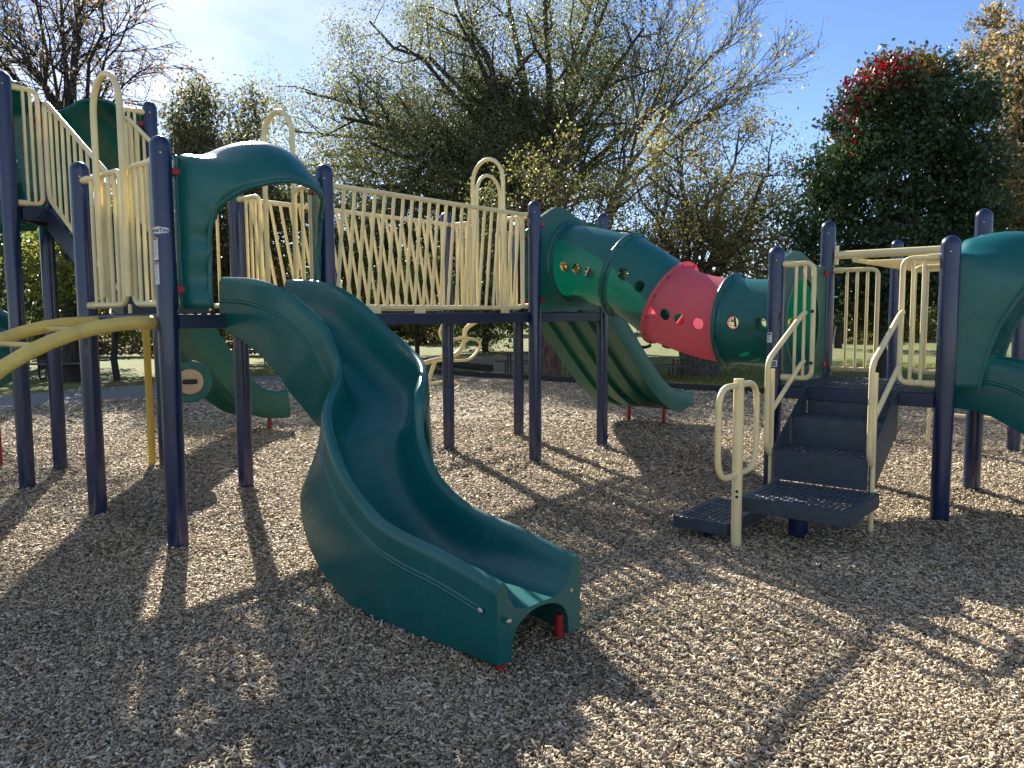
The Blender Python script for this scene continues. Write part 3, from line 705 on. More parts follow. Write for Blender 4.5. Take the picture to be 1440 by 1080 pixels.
# ================================================================== spiral slide at the left edge
ss = thing('spiral_slide', 'green spiral slide at the left edge on a thin red leg', 'slide', Vector((-5.76, 7.6, 0)))
e0b = Vector((P11[0], P11[1], 0)); e1b = Vector((0, DB, 0)); edb = e1b - e0b; elb = edb.length; edb = edb / elb; eob = Vector((edb.y, -edb.x, 0)); eob = eob if eob.x < 0 else -eob
def smap(x, o, z): q = e0b + edb * (x / 1.22 * elb) + eob * o; return G(q.x, q.y, D8 + z)
hood_part(ss, smap)
q0 = (e0b + e1b) / 2; qs = [G(q0.x, q0.y, D8 + .2), G((q0 + eob * .35).x, (q0 + eob * .35).y, D8 + .18)]
sc_ = Vector((-5.76, 7.6, 0)); rr_ = .56
for i in range(0, 25):
    an = math.radians(-80 - i * 18); zz = D8 - .05 - 1.95 * i / 24
    qs.append(sc_ + Vector((math.cos(an) * rr_, math.sin(an) * rr_, zz + .12)))
sp_ = catmull(qs, 3)
mb = MB(); mb.loft(chute_rings(sp_, .26, .34, .22, ridges=False)); build('chute', mb, 'greenT', ss, angle=50)
m = MB(); m.tube([sc_ + Vector((0, 0, -.05)), sc_ + Vector((0, 0, D8 + .2))], .06, 16); build('centre_post', m, 'post', ss)
rp_ = pxg(0.5, 659); m = MB(); m.tube([rp_ + Vector((0, 0, -.05)), rp_ + Vector((0, 0, 1.0))], .025, 12); build('leg', m, 'redleg', ss)

# ================================================================== hooded slide on the low tower
rs = thing('hooded_slide', 'deep green hooded slide leaving the low tower at the right edge', 'slide', G(4.35, CB - 1.1, 0))
rp = catmull([G(4.35, b, z) for b, z in ((CB - .0, D3 + .22), (CB - .25, D3 + .215), (CB - .5, D3 + .13), (CB - .95, .78), (CB - 1.4, .50), (CB - 1.75, .40), (CB - 2.05, .38))], 7)
mb = MB(); mb.loft(chute_rings(rp, .30, expand([.34, .37, .38, .38, .36, .35, .33], len(rp)), .22)); build('chute', mb, 'green', rs, angle=50)
for a in (4.12, 4.58):
    m = MB(); m.tube([G(a, CB - 1.9, -.05), G(a, CB - 1.9, .12)], .024, 12); build('leg', m, 'redleg', rs)
hood_part(rs, lambda x, o, z: G(CA + x, CB - o, D3 + z), lipdef=DEEP_LIP, wavy=0.0)

# ================================================================== tube tunnel
tt = thing('tube_tunnel', 'green and red crawl tube of four segments sloping between two towers', 'tunnel', G(4.33, -1.2, 0))
AX = 4.33; RT = .385
nodes = [(0.0, 2.035, 2), (-.67, 1.885, 18), (-1.165, 1.60, 27), (-1.80, 1.43, 4), (CB + S, 1.405, 0)]
def tube_frame(i, t):
    (b0, z0, d0), (b1, z1, d1) = nodes[i], nodes[i + 1]; ln = math.hypot(b1 - b0, z1 - z0)
    m0 = Vector((-math.cos(math.radians(d0)), -math.sin(math.radians(d0)))) * ln; m1 = Vector((-math.cos(math.radians(d1)), -math.sin(math.radians(d1)))) * ln
    p0, p1 = Vector((b0, z0)), Vector((b1, z1))
    h = (2 * t ** 3 - 3 * t * t + 1, t ** 3 - 2 * t * t + t, -2 * t ** 3 + 3 * t * t, t ** 3 - t * t)
    p = p0 * h[0] + m0 * h[1] + p1 * h[2] + m1 * h[3]
    g = (6 * t * t - 6 * t, 3 * t * t - 4 * t + 1, -6 * t * t + 6 * t, 3 * t * t - 2 * t)
    d = (p0 * g[0] + m0 * g[1] + p1 * g[2] + m1 * g[3]).normalized()
    return p, d
def tpt(i, t, phi, r):
    p, d = tube_frame(i, t); U = Vector((d.y, -d.x)) ; U = U if U.y > 0 else -U
    c = math.cos(phi); s = math.sin(phi)
    return G(AX - c * r, p.x + U.x * s * r, p.y + U.y * s * r)
NPH = 64
for i, (mat_, holes) in enumerate((('greenT', (5, 9, 13)), ('greenT', (5, 11)), ('red', (5, 9, 14)), ('greenT', (5, 12)))):
    (b0, z0, _), (b1, z1, _) = nodes[i], nodes[i + 1]; NS_ = 18 if i != 1 else 16
    mb = MB(); o = 0
    prof = lambda t: RT + .012 * math.exp(-(t / .12) ** 2) - .004 * math.sin(PI * t)
    for a in range(NS_ + 1):
        for b in range(NPH): mb.v.append(tpt(i, a / NS_, 2 * PI * b / NPH, prof(a / NS_)))
    skip = set(); ph0 = {0: -1, 1: 2, 2: -1, 3: 0}[i]
    for hc in holes:
        for pc in (ph0, NPH // 2 - ph0):
            for da in range(-2, 2):
                for db_ in range(-2, 2): skip.add((hc + da, (pc + db_) % NPH))
            border = [(-2, -2), (-1, -2), (0, -2), (1, -2), (2, -2), (2, -1), (2, 0), (2, 1), (2, 2), (1, 2), (0, 2), (-1, 2), (-2, 2), (-2, 1), (-2, 0), (-2, -1)]
            cell_s = math.hypot(b1 - b0, z1 - z0) / NS_; cell_p = 2 * PI * RT / NPH; rh = .054
            o = len(mb.v)
            for lay in (0, .018):
                for (da, db_) in border:
                    an = math.atan2(db_, da); 
                    mb.v.append(tpt(i, (hc + math.cos(an) * rh / cell_s) / NS_, 2 * PI * (pc + math.sin(an) * rh / cell_p) / NPH, RT - lay))
            for k in range(16):
                k2 = (k + 1) % 16; v0 = (hc + border[k][0]) * NPH + (pc + border[k][1]) % NPH; v1 = (hc + border[k2][0]) * NPH + (pc + border[k2][1]) % NPH
                mb.f.append((v0, o + k, o + k2, v1)); mb.f.append((o + k, o + 16 + k, o + 16 + k2, o + k2))
    for a in range(NS_):
        for b in range(NPH):
            if (a, b) not in skip: mb.f.append((a * NPH + b, (a + 1) * NPH + b, (a + 1) * NPH + (b + 1) % NPH, a * NPH + (b + 1) % NPH))
    seg = build('tube_segment', mb, mat_, tt, angle=40)
    p, d = tube_frame(i, 0); fl = MB(); rr = []
    for r, off in ((RT + .004, -.006), (RT + .040, -.010), (RT + .047, .0), (RT + .047, .016), (RT + .040, .026), (RT + .018, .032), (RT + .008, .06)):
        ring = []
        for b in range(NPH):
            phi = 2 * PI * b / NPH; U = Vector((d.y, -d.x)); U = U if U.y > 0 else -U
            q = p + d * off; ring.append(G(AX - math.cos(phi) * r, q.x + U.x * math.sin(phi) * r, q.y + U.y * math.sin(phi) * r))
        rr.append(ring)
    fl.loft(rr, caps=False); flo = build('flange', fl, mat_, seg, angle=50)
    for k in range(12):
        phi = 2 * PI * k / 12 + .2; U = Vector((d.y, -d.x)); U = U if U.y > 0 else -U
        q = p + d * .028; c_ = G(AX - math.cos(phi) * (RT + .03), q.x + U.x * math.sin(phi) * (RT + .03), q.y + U.y * math.sin(phi) * (RT + .03))
        ax_ = G(0, d.x, 0) - G(0, 0, 0); ax_.z = d.y; build('bolt', MB().bolt(c_, ax_, .009), 'tablesteel', flo)

def hole_panel(parent, fmap, cx, cz, rad, x0, x1, z0, ztop, th=.035, mat='greenP'):
    """moulded board with a round opening. ztop(x) gives its top edge"""
    n_ = 96; outer, inner = [], []
    for k in range(n_):
        an = 2 * PI * k / n_; dx, dz = math.cos(an), math.sin(an); t = 0.0
        while t < 2:
            x, z = cx + dx * t, cz + dz * t
            if x < x0 or x > x1 or z < z0 or z > ztop(min(max(x, x0), x1)): break
            t += .004
        outer.append((min(max(cx + dx * t, x0), x1), max(cz + dz * t, z0))); inner.append((cx + dx * rad, cz + dz * rad))
    for (cx_, cz_) in ((x0, z0), (x1, z0), (x0, ztop(x0)), (x1, ztop(x1))):
        k = min(range(n_), key=lambda q: (outer[q][0] - cx_) ** 2 + (outer[q][1] - cz_) ** 2); outer[k] = (cx_, cz_)
    groove = [(cx + (i_[0] - cx) * 1.11, cz + (i_[1] - cz) * 1.11) for i_ in inner]
    g2 = [(cx + (i_[0] - cx) * 1.135, cz + (i_[1] - cz) * 1.135) for i_ in inner]
    for g_ in (groove, g2):
        for k in range(n_):
            if (g_[k][0] - cx) ** 2 + (g_[k][1] - cz) ** 2 > (outer[k][0] - cx) ** 2 + (outer[k][1] - cz) ** 2: g_[k] = outer[k]
    mb = MB(); h = th / 2
    R = lambda l, o: [fmap(x, o, z) for x, z in l]
    mb.loft([R(inner, -h), R(groove, -h), R(g2, -h + .006), R(outer, -h), R(outer, h), R(g2, h - .006), R(groove, h), R(inner, h), R(inner, -h)], caps=False)
    o_ = build('entry_panel', mb, mat, parent, angle=40)
    ex_, eo_ = fmap(1, 0, 0) - fmap(0, 0, 0), fmap(0, 1, 0) - fmap(0, 0, 0)
    for x in (x0 - .012, x1 + .012):
        for z in (z0 + .10, min(ztop(x0), ztop(x1)) - .06):
            c = MB(); c.box(fmap(x, 0, z), ex_ * .05, eo_ * .033, uz * .022); build('red_clip', c, 'redleg', o_, bevel=.006)
    return o_
wavy = lambda lo, hi: (lambda x: lo + (hi - lo) * .5 * (1 - math.cos(2 * PI * min(max((x - .03) / .92, 0), 1) ** .8)))
hole_panel(tt, lambda x, o, z: G(B6 + x, o * -1, D5 + z), AX - B6, 2.035 - D5, RT, .085, 1.135, .025, wavy(.93, 1.07))
hole_panel(tt, lambda x, o, z: G(CA + x, CB + S + o, D3 + z), AX - CA, 1.405 - D3, RT, .085, 1.135, .012, wavy(.99, 1.09))

# ================================================================== ground
rng = np.random.default_rng(11)
MOUNDS = [(G(a_, b_).x, G(a_, b_).y) for a_, b_ in ((0, 0), (0, S), (S, 0), (S, S), (0, DB), (S, DB), (B6, 0), (B6, S), (B9, 0), (B9, S), (CA, CB), (CA, CB + S), (CA + S, CB), (CA + S, CB + S), (CF, CB), (CF, CB + S), (2.32, -2.75), (3.09, -3.36), (.52, 3.38))]
PITS = [(G(.25, -3.05),   .42, .028), (G(2.1, -3.0), .5, .016), (G(7.5, .5), .5, .026), (G(3.9, 4.35), .45, .026)]
def hgt(x, y):
    z = hgt0(x, y)
    for mx_, my_ in MOUNDS:
        r_ = np.hypot(x - mx_, y - my_); z = z + .022 * np.exp(-(r_ / .17) ** 2) - .010 * np.exp(-((r_ - .38) / .14) ** 2)
    for c_, s_, d_ in PITS:
        r_ = np.hypot(x - c_.x, y - c_.y); z = z - d_ * np.exp(-(r_ / s_) ** 2) + d_ * .45 * np.exp(-((r_ - s_ * 1.7) / (s_ * .5)) ** 2)
    return z
def hgt0(x, y):
    return .010 * np.sin(x * 1.7 + .6 * y) * np.cos(y * 1.3 - .4 * x) + .012 * np.sin(.63 * x + 1.1) * np.sin(.71 * y + .4) + .006 * np.sin(4.1 * x + 1.3 * y) * np.sin(3.3 * y - .7 * x)
def ground_tex(name, stops, vor=None, noise=(3.0, 8), rough=.95, bump=.5, bdist=.02, patches=None):
    m, nt, N, L, P = new_mat(name); tc = N.new('ShaderNodeTexCoord')
    nz = N.new('ShaderNodeTexNoise'); nz.inputs['Scale'].default_value = noise[0]; nz.inputs['Detail'].default_value = noise[1]; nz.inputs['Roughness'].default_value = .65
    L.new(tc.outputs['Object'], nz.inputs['Vector'])
    fac = nz.outputs['Fac']
    if vor:
        mp_ = N.new('ShaderNodeMapping'); mp_.inputs['Scale'].default_value = (1, 1.7, 1); mp_.inputs['Rotation'].default_value = (0, 0, .5); L.new(tc.outputs['Object'], mp_.inputs[0])
        n3 = N.new('ShaderNodeTexNoise'); n3.inputs['Scale'].default_value = 14; L.new(mp_.outputs[0], n3.inputs['Vector'])
        ad = N.new('ShaderNodeVectorMath'); ad.operation = 'MULTIPLY_ADD'; ad.inputs[1].default_value = (.12, .12, 0); L.new(n3.outputs['Color'], ad.inputs[0]); L.new(mp_.outputs[0], ad.inputs[2])
        vo = N.new('ShaderNodeTexVoronoi'); vo.inputs['Scale'].default_value = vor; L.new(ad.outputs[0], vo.inputs['Vector'])
        mxx = N.new('ShaderNodeMix'); mxx.inputs[0].default_value = .35
        sx = N.new('ShaderNodeSeparateColor'); L.new(vo.outputs['Color'], sx.inputs[0]); L.new(sx.outputs[0], mxx.inputs[2]); L.new(nz.outputs['Fac'], mxx.inputs[3]); fac = mxx.outputs[0]
    cr = N.new('ShaderNodeValToRGB'); els = cr.color_ramp.elements
    els[0].position, els[0].color = stops[0][0], (*stops[0][1], 1); els[1].position, els[1].color = stops[-1][0], (*stops[-1][1], 1)
    for p_, c_ in stops[1:-1]: e_ = els.new(p_); e_.color = (*c_, 1)
    L.new(fac, cr.inputs[0]); out = cr.outputs[0]
    if patches:
        n2 = N.new('ShaderNodeTexNoise'); n2.inputs['Scale'].default_value = patches[1]; n2.inputs['Detail'].default_value = 5; L.new(tc.outputs['Object'], n2.inputs['Vector'])
        rp_ = N.new('ShaderNodeMapRange'); rp_.inputs[1].default_value = .45; rp_.inputs[2].default_value = .68; rp_.inputs[4].default_value = patches[2]; L.new(n2.outputs['Fac'], rp_.inputs[0])
        m2 = N.new('ShaderNodeMix'); m2.data_type = 'RGBA'; L.new(rp_.outputs[0], m2.inputs[0]); L.new(out, m2.inputs[6]); m2.inputs[7].default_value = (*patches[0], 1); out = m2.outputs[2]
    L.new(out, P.inputs['Base Color']); P.inputs['Roughness'].default_value = rough; P.inputs['Specular IOR Level'].default_value = .2
    bp = N.new('ShaderNodeBump'); bp.inputs['Strength'].default_value = bump; bp.inputs['Distance'].default_value = bdist; L.new(fac, bp.inputs['Height']); L.new(bp.outputs[0], P.inputs['Normal'])
    return m
MAT['chipbed'] = ground_tex('wood_chip_bed', [(.2, (.07, .052, .034)), (.42, (.20, .155, .10)), (.6, (.38, .31, .205)), (.8, (.55, .47, .33))], vor=38, noise=(9, 6), bump=1.0, bdist=.03)
MAT['grass'] = ground_tex('park_grass', [(.3, (.065, .095, .02)), (.5, (.12, .155, .032)), (.7, (.20, .205, .06))], noise=(2.2, 10), bump=.8, bdist=.05, patches=((.17, .125, .07), .45, .65))
def sheet(name, pts, z, mat, kind='structure'):
    me = bpy.data.meshes.new(name); me.from_pydata([(p.x, p.y, z) for p in pts], [], [tuple(range(len(pts)))]); me.update()
    me.materials.append(MAT[mat]); o = bpy.data.objects.new(name, me); COL.objects.link(o); tag(o, kind=kind); return o
sheet('grass_lawn', [Vector((-260, -60, 0)), Vector((260, -60, 0)), Vector((260, 420, 0)), Vector((-260, 420, 0))], -.065, 'grass')
# chip bed of the playground
AE, B0_, B1_ = 11.45, -9.0, 9.9
na, nb_ = 190, 200; aa = np.linspace(-6.5, AE, na); bb = np.linspace(B0_, B1_, nb_)
A_, B_ = np.meshgrid(aa, bb, indexing='ij'); X = OX + A_ * UX - B_ * UY; Y = OY + A_ * UY + B_ * UX; Z = hgt(X, Y)
vts = np.stack([X, Y, Z], -1).reshape(-1, 3)
fcs = [(i * nb_ + j, (i + 1) * nb_ + j, (i + 1) * nb_ + j + 1, i * nb_ + j + 1) for i in range(na - 1) for j in range(nb_ - 1)]
me = bpy.data.meshes.new('ground'); me.from_pydata(vts.tolist(), [], fcs); me.update(); me.polygons.foreach_set('use_smooth', [True] * len(fcs)); me.materials.append(MAT['chipbed'])
gr = bpy.data.objects.new('ground', me); COL.objects.link(gr); tag(gr, kind='structure')

def quad_mesh(name, V, F, C, mat, loc=(0, 0, 0), parent=None):
    """numpy mesh of equal polygons with a colour per vertex"""
    n, k = F.shape; me = bpy.data.meshes.new(name)
    me.vertices.add(len(V)); me.vertices.foreach_set('co', V.astype(np.float32).ravel())
    me.loops.add(n * k); me.loops.foreach_set('vertex_index', F.astype(np.int32).ravel())
    me.polygons.add(n); me.polygons.foreach_set('loop_start', np.arange(0, n * k, k, dtype=np.int32)); me.polygons.foreach_set('loop_total', np.full(n, k, np.int32))
    me.update(calc_edges=True)
    at = me.color_attributes.new('Col', 'FLOAT_COLOR', 'POINT'); at.data.foreach_set('color', np.concatenate([C, np.ones((len(C), 1))], 1).astype(np.float32).ravel())
    me.materials.append(mat if not isinstance(mat, str) else MAT[mat]); o = bpy.data.objects.new(name, me); link(o, parent, loc); 
    if not parent: o.location = loc
    return o
# loose chips, real pieces of wood, thinning out with distance
m, nt, N, L, P = new_mat('wood_chips'); at = N.new('ShaderNodeAttribute'); at.attribute_name = 'Col'; tcx = N.new('ShaderNodeTexCoord')
nz = N.new('ShaderNodeTexNoise'); nz.inputs['Scale'].default_value = 260; L.new(tcx.outputs['Object'], nz.inputs['Vector'])
mr = N.new('ShaderNodeMapRange'); mr.inputs[3].default_value = .7; mr.inputs[4].default_value = 1.25; L.new(nz.outputs['Fac'], mr.inputs[0])
mm = N.new('ShaderNodeMix'); mm.data_type = 'RGBA'; mm.blend_type = 'MULTIPLY'; mm.inputs[0].default_value = 1; L.new(at.outputs['Color'], mm.inputs[6]); L.new(mr.outputs[0], mm.inputs[7])
L.new(mm.outputs[2], P.inputs['Base Color']); P.inputs['Roughness'].default_value = .7; P.inputs['Specular IOR Level'].default_value = .4; MAT['chip'] = m
def chips(bands):
    Vs, Fs, Cs = [], [], []; base = 0
    for (y0, y1, dens, sc) in bands:
        area = .72 * (y1 * y1 - y0 * y0) + .8 * (y1 - y0); n = int(area * dens)
        y = np.sqrt(rng.uniform(y0 * y0, y1 * y1, n)); x = rng.uniform(-1, 1, n) * (.72 * y + .4)
        a = (x - OX) * UX + (y - OY) * UY; b = -(x - OX) * UY + (y - OY) * UX
        ok = (a < AE - .05) & (b < B1_ - .05) & (b > B0_); x, y = x[ok], y[ok]; n = len(x)
        ln = rng.gamma(2.6, .0068, n) * sc + .005; wd_ = rng.uniform(.16, .5, n) * ln * .6 + .003; th = rng.uniform(.0015, .005, n) * sc
        yaw = rng.uniform(0, 2 * PI, n); pit_ = rng.normal(0, .26, n); rol = rng.normal(0, .36, n); bend = rng.normal(0, .10, n) * ln
        big = rng.random(n) < .02; ln[big] *= 1.9; 
        z = hgt(x, y) + rng.uniform(.000, .020, n) + np.abs(np.sin(pit_)) * ln * .25
        # local: six-sided sliver: (tips narrower than the middle), top and bottom
        t = rng.uniform(.25, .9, (2, n))
        lx = np.stack([-ln, -ln * .35, ln, ln, ln * .3, -ln], 0) * .5; ly = np.stack([-wd_ * t[0], -wd_, -wd_ * t[1], wd_ * t[1] * .8, wd_, wd_ * t[0] * .6], 0) * .5
        lz = np.stack([-bend, bend, -bend, -bend, bend, -bend], 0) * .5
        P_ = np.stack([np.concatenate([lx, lx]), np.concatenate([ly, ly]), np.concatenate([lz + th, lz - th])], -1)  # 12,n,3
        c, s = np.cos(rol), np.sin(rol); yy = P_[..., 1] * c - P_[..., 2] * s; zz = P_[..., 1] * s + P_[..., 2] * c
        c, s = np.cos(pit_), np.sin(pit_); xx = P_[..., 0] * c + zz * s; zz = -P_[..., 0] * s + zz * c
        c, s = np.cos(yaw), np.sin(yaw); X = xx * c - yy * s + x; Y = xx * s + yy * c + y; Zz = zz + z
        V = np.stack([X, Y, Zz], -1).transpose(1, 0, 2).reshape(-1, 3)
        q = np.array([[0, 1, 4, 5], [1, 2, 3, 4], [0, 6, 7, 1], [1, 7, 8, 2], [2, 8, 9, 3], [3, 9, 10, 4], [4, 10, 11, 5], [5, 11, 6, 0]])
        F = (q[None] + (np.arange(n) * 12)[:, None, None]).reshape(-1, 4) + base; base += n * 12
        pal = np.array([(.47, .38, .25), (.36, .28, .18), (.62, .52, .365), (.24, .18, .115), (.11, .08, .05), (.43, .32, .185), (.72, .63, .48)]); pk = rng.choice(7, n, p=[.22, .22, .15, .16, .12, .10, .03])
        C = np.clip(pal[pk] * rng.uniform(.92, 1.4, (n, 1)), 0, .8); blot = np.sin(1.9 * x + 1.1 * np.sin(2.3 * y)) * np.sin(2.4 * y + .8 * np.sin(1.7 * x)) + .6 * np.sin(5.3 * x + 2 * y) * np.sin(4.7 * y - 1.5 * x); C = C * (1 - .20 * np.clip(blot + .25 + rng.normal(0, .35, n), 0, 1))[:, None]; Cs.append(np.repeat(C, 12, 0)); Vs.append(V); Fs.append(F)
    return np.concatenate(Vs), np.concatenate(Fs), np.concatenate(Cs)
V, F, C = chips([(1.7, 3.0, 17500, .64), (3.0, 4.6, 10500, .70), (4.6, 7.0, 4600, .88), (7.0, 10.5, 1300, 1.25), (10.5, 17.0, 260, 1.8)])
ch = quad_mesh('wood_chips', V, F, C, 'chip'); tag(ch, kind='stuff')

# border boards along the far edge of the chips
def border_board(p, q, h=.16, label='black plastic border edging the far side of the wood chips', grp='border boards round the wood chips'):
    d = (q - p); n_ = Vector((-d.y, d.x, 0)).normalized(); e = MB(); e.box((p + q) / 2 + Vector((0, 0, h / 2 - .03)), d / 2 * .995, n_ * .045, Vector((0, 0, h / 2)))
    o = build('border_board', e, 'border', bevel=.012, loc=(p + q) / 2); tag(o, label, 'border', grp); return o
nbd = 9
for k in range(nbd): 
    b0 = B0_ + (B1_ - B0_) * k / nbd; b1 = B0_ + (B1_ - B0_) * (k + 1) / nbd; border_board(G(AE + .03, b0), G(AE + .03, b1))
# concrete path on the left, second chip area far back
sheet('path', [G(-6.5, 9.92), G(AE + 1, 9.92), G(AE + 1, 13.0), G(-6.5, 13.0)], -.045, 'concrete')
far = [pxg(*q) for q in ((596, 508), (690, 519), (700, 526), (760, 529), (800, 512), (800, 498), (600, 500))]
sheet('far_chip_area', far, -.04, 'chipbed')
border_board(pxg(600, 509), pxg(692, 520), .16, 'black timber edging the small far chip area', None)

# grass blades and leaf litter on the lawn beyond the border
r_ = np.random.default_rng(17); n = 60000
a = AE + .15 + 11 * r_.random(n) ** 1.6; b = r_.uniform(-10, 9.7, n); X = OX + a * UX - b * UY; Y = OY + a * UY + b * UX
nz_ = np.sin(X * .9 + 1.3 * np.sin(Y * .7)) * np.sin(Y * 1.1 + .5 * X); keep = r_.random(n) < .65 + .35 * nz_; X, Y = X[keep], Y[keep]; n = len(X)
hh = r_.uniform(.03, .085, n); yw = r_.uniform(0, 2 * PI, n); wv = r_.uniform(.006, .014, n); lx, ly = r_.normal(0, .025, n), r_.normal(0, .025, n)
cx_, sy_ = np.cos(yw) * wv, np.sin(yw) * wv
V = np.stack([np.stack([X - cx_, Y - sy_, np.full(n, -.07)], -1), np.stack([X + cx_, Y + sy_, np.full(n, -.07)], -1), np.stack([X + lx + cx_ * .2, Y + ly + sy_ * .2, hh - .065], -1), np.stack([X + lx - cx_ * .2, Y + ly - sy_ * .2, hh - .065], -1)], 1)
lt = r_.random(n) < .22      # flat leaf litter among the blades
V[lt, :, 2] = -.06 + r_.uniform(0, .02, (lt.sum(), 4)); q_ = np.array([[-1, -.6], [1, -.5], [.9, .6], [-.8, .5]]) * .04; V[lt, :, 0] = X[lt, None] + q_[None, :, 0] * r_.uniform(.6, 1.3, (lt.sum(), 1)); V[lt, :, 1] = Y[lt, None] + q_[None, :, 1] * r_.uniform(.6, 1.3, (lt.sum(), 1))
C = np.array([(.10, .13, .03), (.14, .16, .04), (.20, .19, .07), (.08, .10, .03)])[r_.integers(0, 4, n)] * r_.uniform(.7, 1.3, (n, 1)); C[lt] = np.array([.26, .17, .08]) * r_.uniform(.6, 1.3, (lt.sum(), 1))
GRASS_ARGS = (V.reshape(-1, 3), np.arange(n * 4).reshape(n, 4), np.repeat(C, 4, 0))
go = quad_mesh('grass', *GRASS_ARGS, 'leaf'); tag(go, kind='stuff')

# ================================================================== trees
def unit(v): 
    v = np.asarray(v, float); return v / max(np.linalg.norm(v), 1e-9)
class Tree:
    def __init__(s, seed, up_bias=.25, wig=.12, droop=0.0): s.r = np.random.default_rng(seed); s.br = []; s.anchor = []; s.up = up_bias; s.wig = wig; s.droop = droop
    def path(s, p0, d0, length, n, up, wig):
        pts = [np.array(p0, float)]; d = unit(d0)
        for i in range(n):
            d = unit(d + s.r.normal(0, wig, 3) + np.array([0, 0, up])); pts.append(pts[-1] + d * length / n)
        return pts
    def toward(s, p0, p1, d0, n, wig):
        p0, p1 = np.array(p0, float), np.array(p1, float); L_ = np.linalg.norm(p1 - p0); c = p0 + unit(d0) * L_ * .45; pts = []
        for i in range(n + 1):
            t = i / n; q = p0 * (1 - t) ** 2 + c * 2 * t * (1 - t) + p1 * t * t
            if 0 < i < n: q = q + s.r.normal(0, wig * L_ / n, 3)
            pts.append(q)
        return pts
    def add(s, pts, r0, r1): s.br.append((pts, r0, r1))
    def spawn(s, pts, r0, level, counts, lens, start=.25, spread=(.5, 1.1), inside=None, leaf_levels=(2, 3)):
        n = len(pts) - 1; tot = sum(np.linalg.norm(pts[i + 1] - pts[i]) for i in range(n)); cnt = counts[level]
        for k in range(cnt):
            t = start + (1 - start) * (k + s.r.random()) / cnt; f = min(t * n, n - 1e-6); i = int(f); p = pts[i] + (pts[i + 1] - pts[i]) * (f - i); tg = unit(pts[i + 1] - pts[i])
            rnd = s.r.normal(0, 1, 3); perp = unit(rnd - tg * rnd.dot(tg)); a = s.r.uniform(*spread); d = tg * math.cos(a) + perp * math.sin(a)
            ln = lens[level] * s.r.uniform(.6, 1.25) * (1.15 - .55 * t)
            q = s.path(p, d, ln, 4 if level < 2 else 3, s.up * (1 if level < 2 else .6) - s.droop * (level), s.wig)
            if inside is not None:
                while len(q) > 2 and not inside(q[-1]): q.pop()
                if not inside(q[-1]): continue
            rr = max(r0 * (1 - .7 * t) * .5, .006 if level > 1 else .012); s.add(q, rr, max(rr * .35, .004))
            if level + 1 in leaf_levels: s.anchor.append(q)
            if level + 1 < len(counts): s.spawn(q, rr, level + 1, counts, lens, .2, spread, inside, leaf_levels)
    def wood(s, name, mat, parent, minr=0.0):
        mb = MB()
        for pts, r0, r1 in s.br:
            if r0 < minr: continue
            k = len(pts); mb.tube([Vector(p) for p in pts], [r0 + (r1 - r0) * i / (k - 1) for i in range(k)], 10 if r0 > .12 else (6 if r0 > .035 else 4), caps=False)
        return build(name, mb, mat, parent, angle=60)
    def leaves(s, per, size, spread, colfn, extra=None, fromt=.15):
        r = s.r; A = s.anchor; P_ = []
        segs = [(q[i], q[i + 1]) for q in A for i in range(len(q) - 1)]
        a = np.array([x[0] for x in segs]); b = np.array([x[1] for x in segs]); n = int(per * len(segs)); k = r.integers(0, len(segs), n); t = r.random((n, 1))
        P_ = a[k] * (1 - t) + b[k] * t + r.normal(0, spread, (n, 3))
        if extra is not None: P_ = np.concatenate([P_, extra])
        return leaf_quads(P_, size, colfn, r, s.droop)
def leaf_quads(P_, size, colfn, r, droop=0.0):
    n = len(P_); nrm = r.normal(0, 1, (n, 3)); nrm[:, 2] += .5; nrm /= np.linalg.norm(nrm, axis=1)[:, None]
    ax = r.normal(0, 1, (n, 3)); ax[:, 2] -= .5 + droop * 6; ax -= nrm * (ax * nrm).sum(1)[:, None]; ax /= np.linalg.norm(ax, axis=1)[:, None]; sd = np.cross(nrm, ax)
    s_ = size * r.uniform(.6, 1.35, (n, 1)); fold = nrm * s_ * .12
    V = np.stack([P_ - ax * s_ * .5, P_ + sd * s_ * .32 + fold - ax * s_ * .05, P_ + ax * s_ * .55, P_ - sd * s_ * .32 + fold - ax * s_ * .05], 1).reshape(-1, 3)
    F = np.arange(n * 4).reshape(n, 4); C = colfn(P_, r); return V, F, np.repeat(C, 4, 0)
def palette(cols, wts, var=.25):
    cols = np.array(cols); wts = np.array(wts) / sum(wts)
    def f(P_, r): return np.clip(cols[r.choice(len(cols), len(P_), p=wts)] * r.uniform(1 - var, 1 + var, (len(P_), 1)), 0, 1)
    return f
GREENS = [(.045, .065, .018), (.065, .085, .022), (.085, .10, .03), (.035, .05, .016), (.12, .11, .035)]
def finish(t, name, label, cat, base, bark, leaf, group=None, minr=0.0, lm='leaf'):
    root = thing(name, label, cat, base, group)
    t.wood('trunk', bark, root, minr)
    V, F, C = leaf; V = V - np.array(base)[None]
    quad_mesh('crown', V, F, C, lm, parent=root); return root

def trunk_pts(base, top, n=6, wig=.03, r=None):
    b, t = np.array(base, float), np.array(top, float); return [b + (t - b) * i / n + (r.normal(0, wig, 3) * (0 < i < n) if r is not None else 0) for i in range(n + 1)]
def ell(c, rad):
    c, rad = np.array(c), np.array(rad); return lambda p: (((p - c) / rad) ** 2).sum() < 1
NPV = lambda v: np.array((v.x, v.y, v.z))

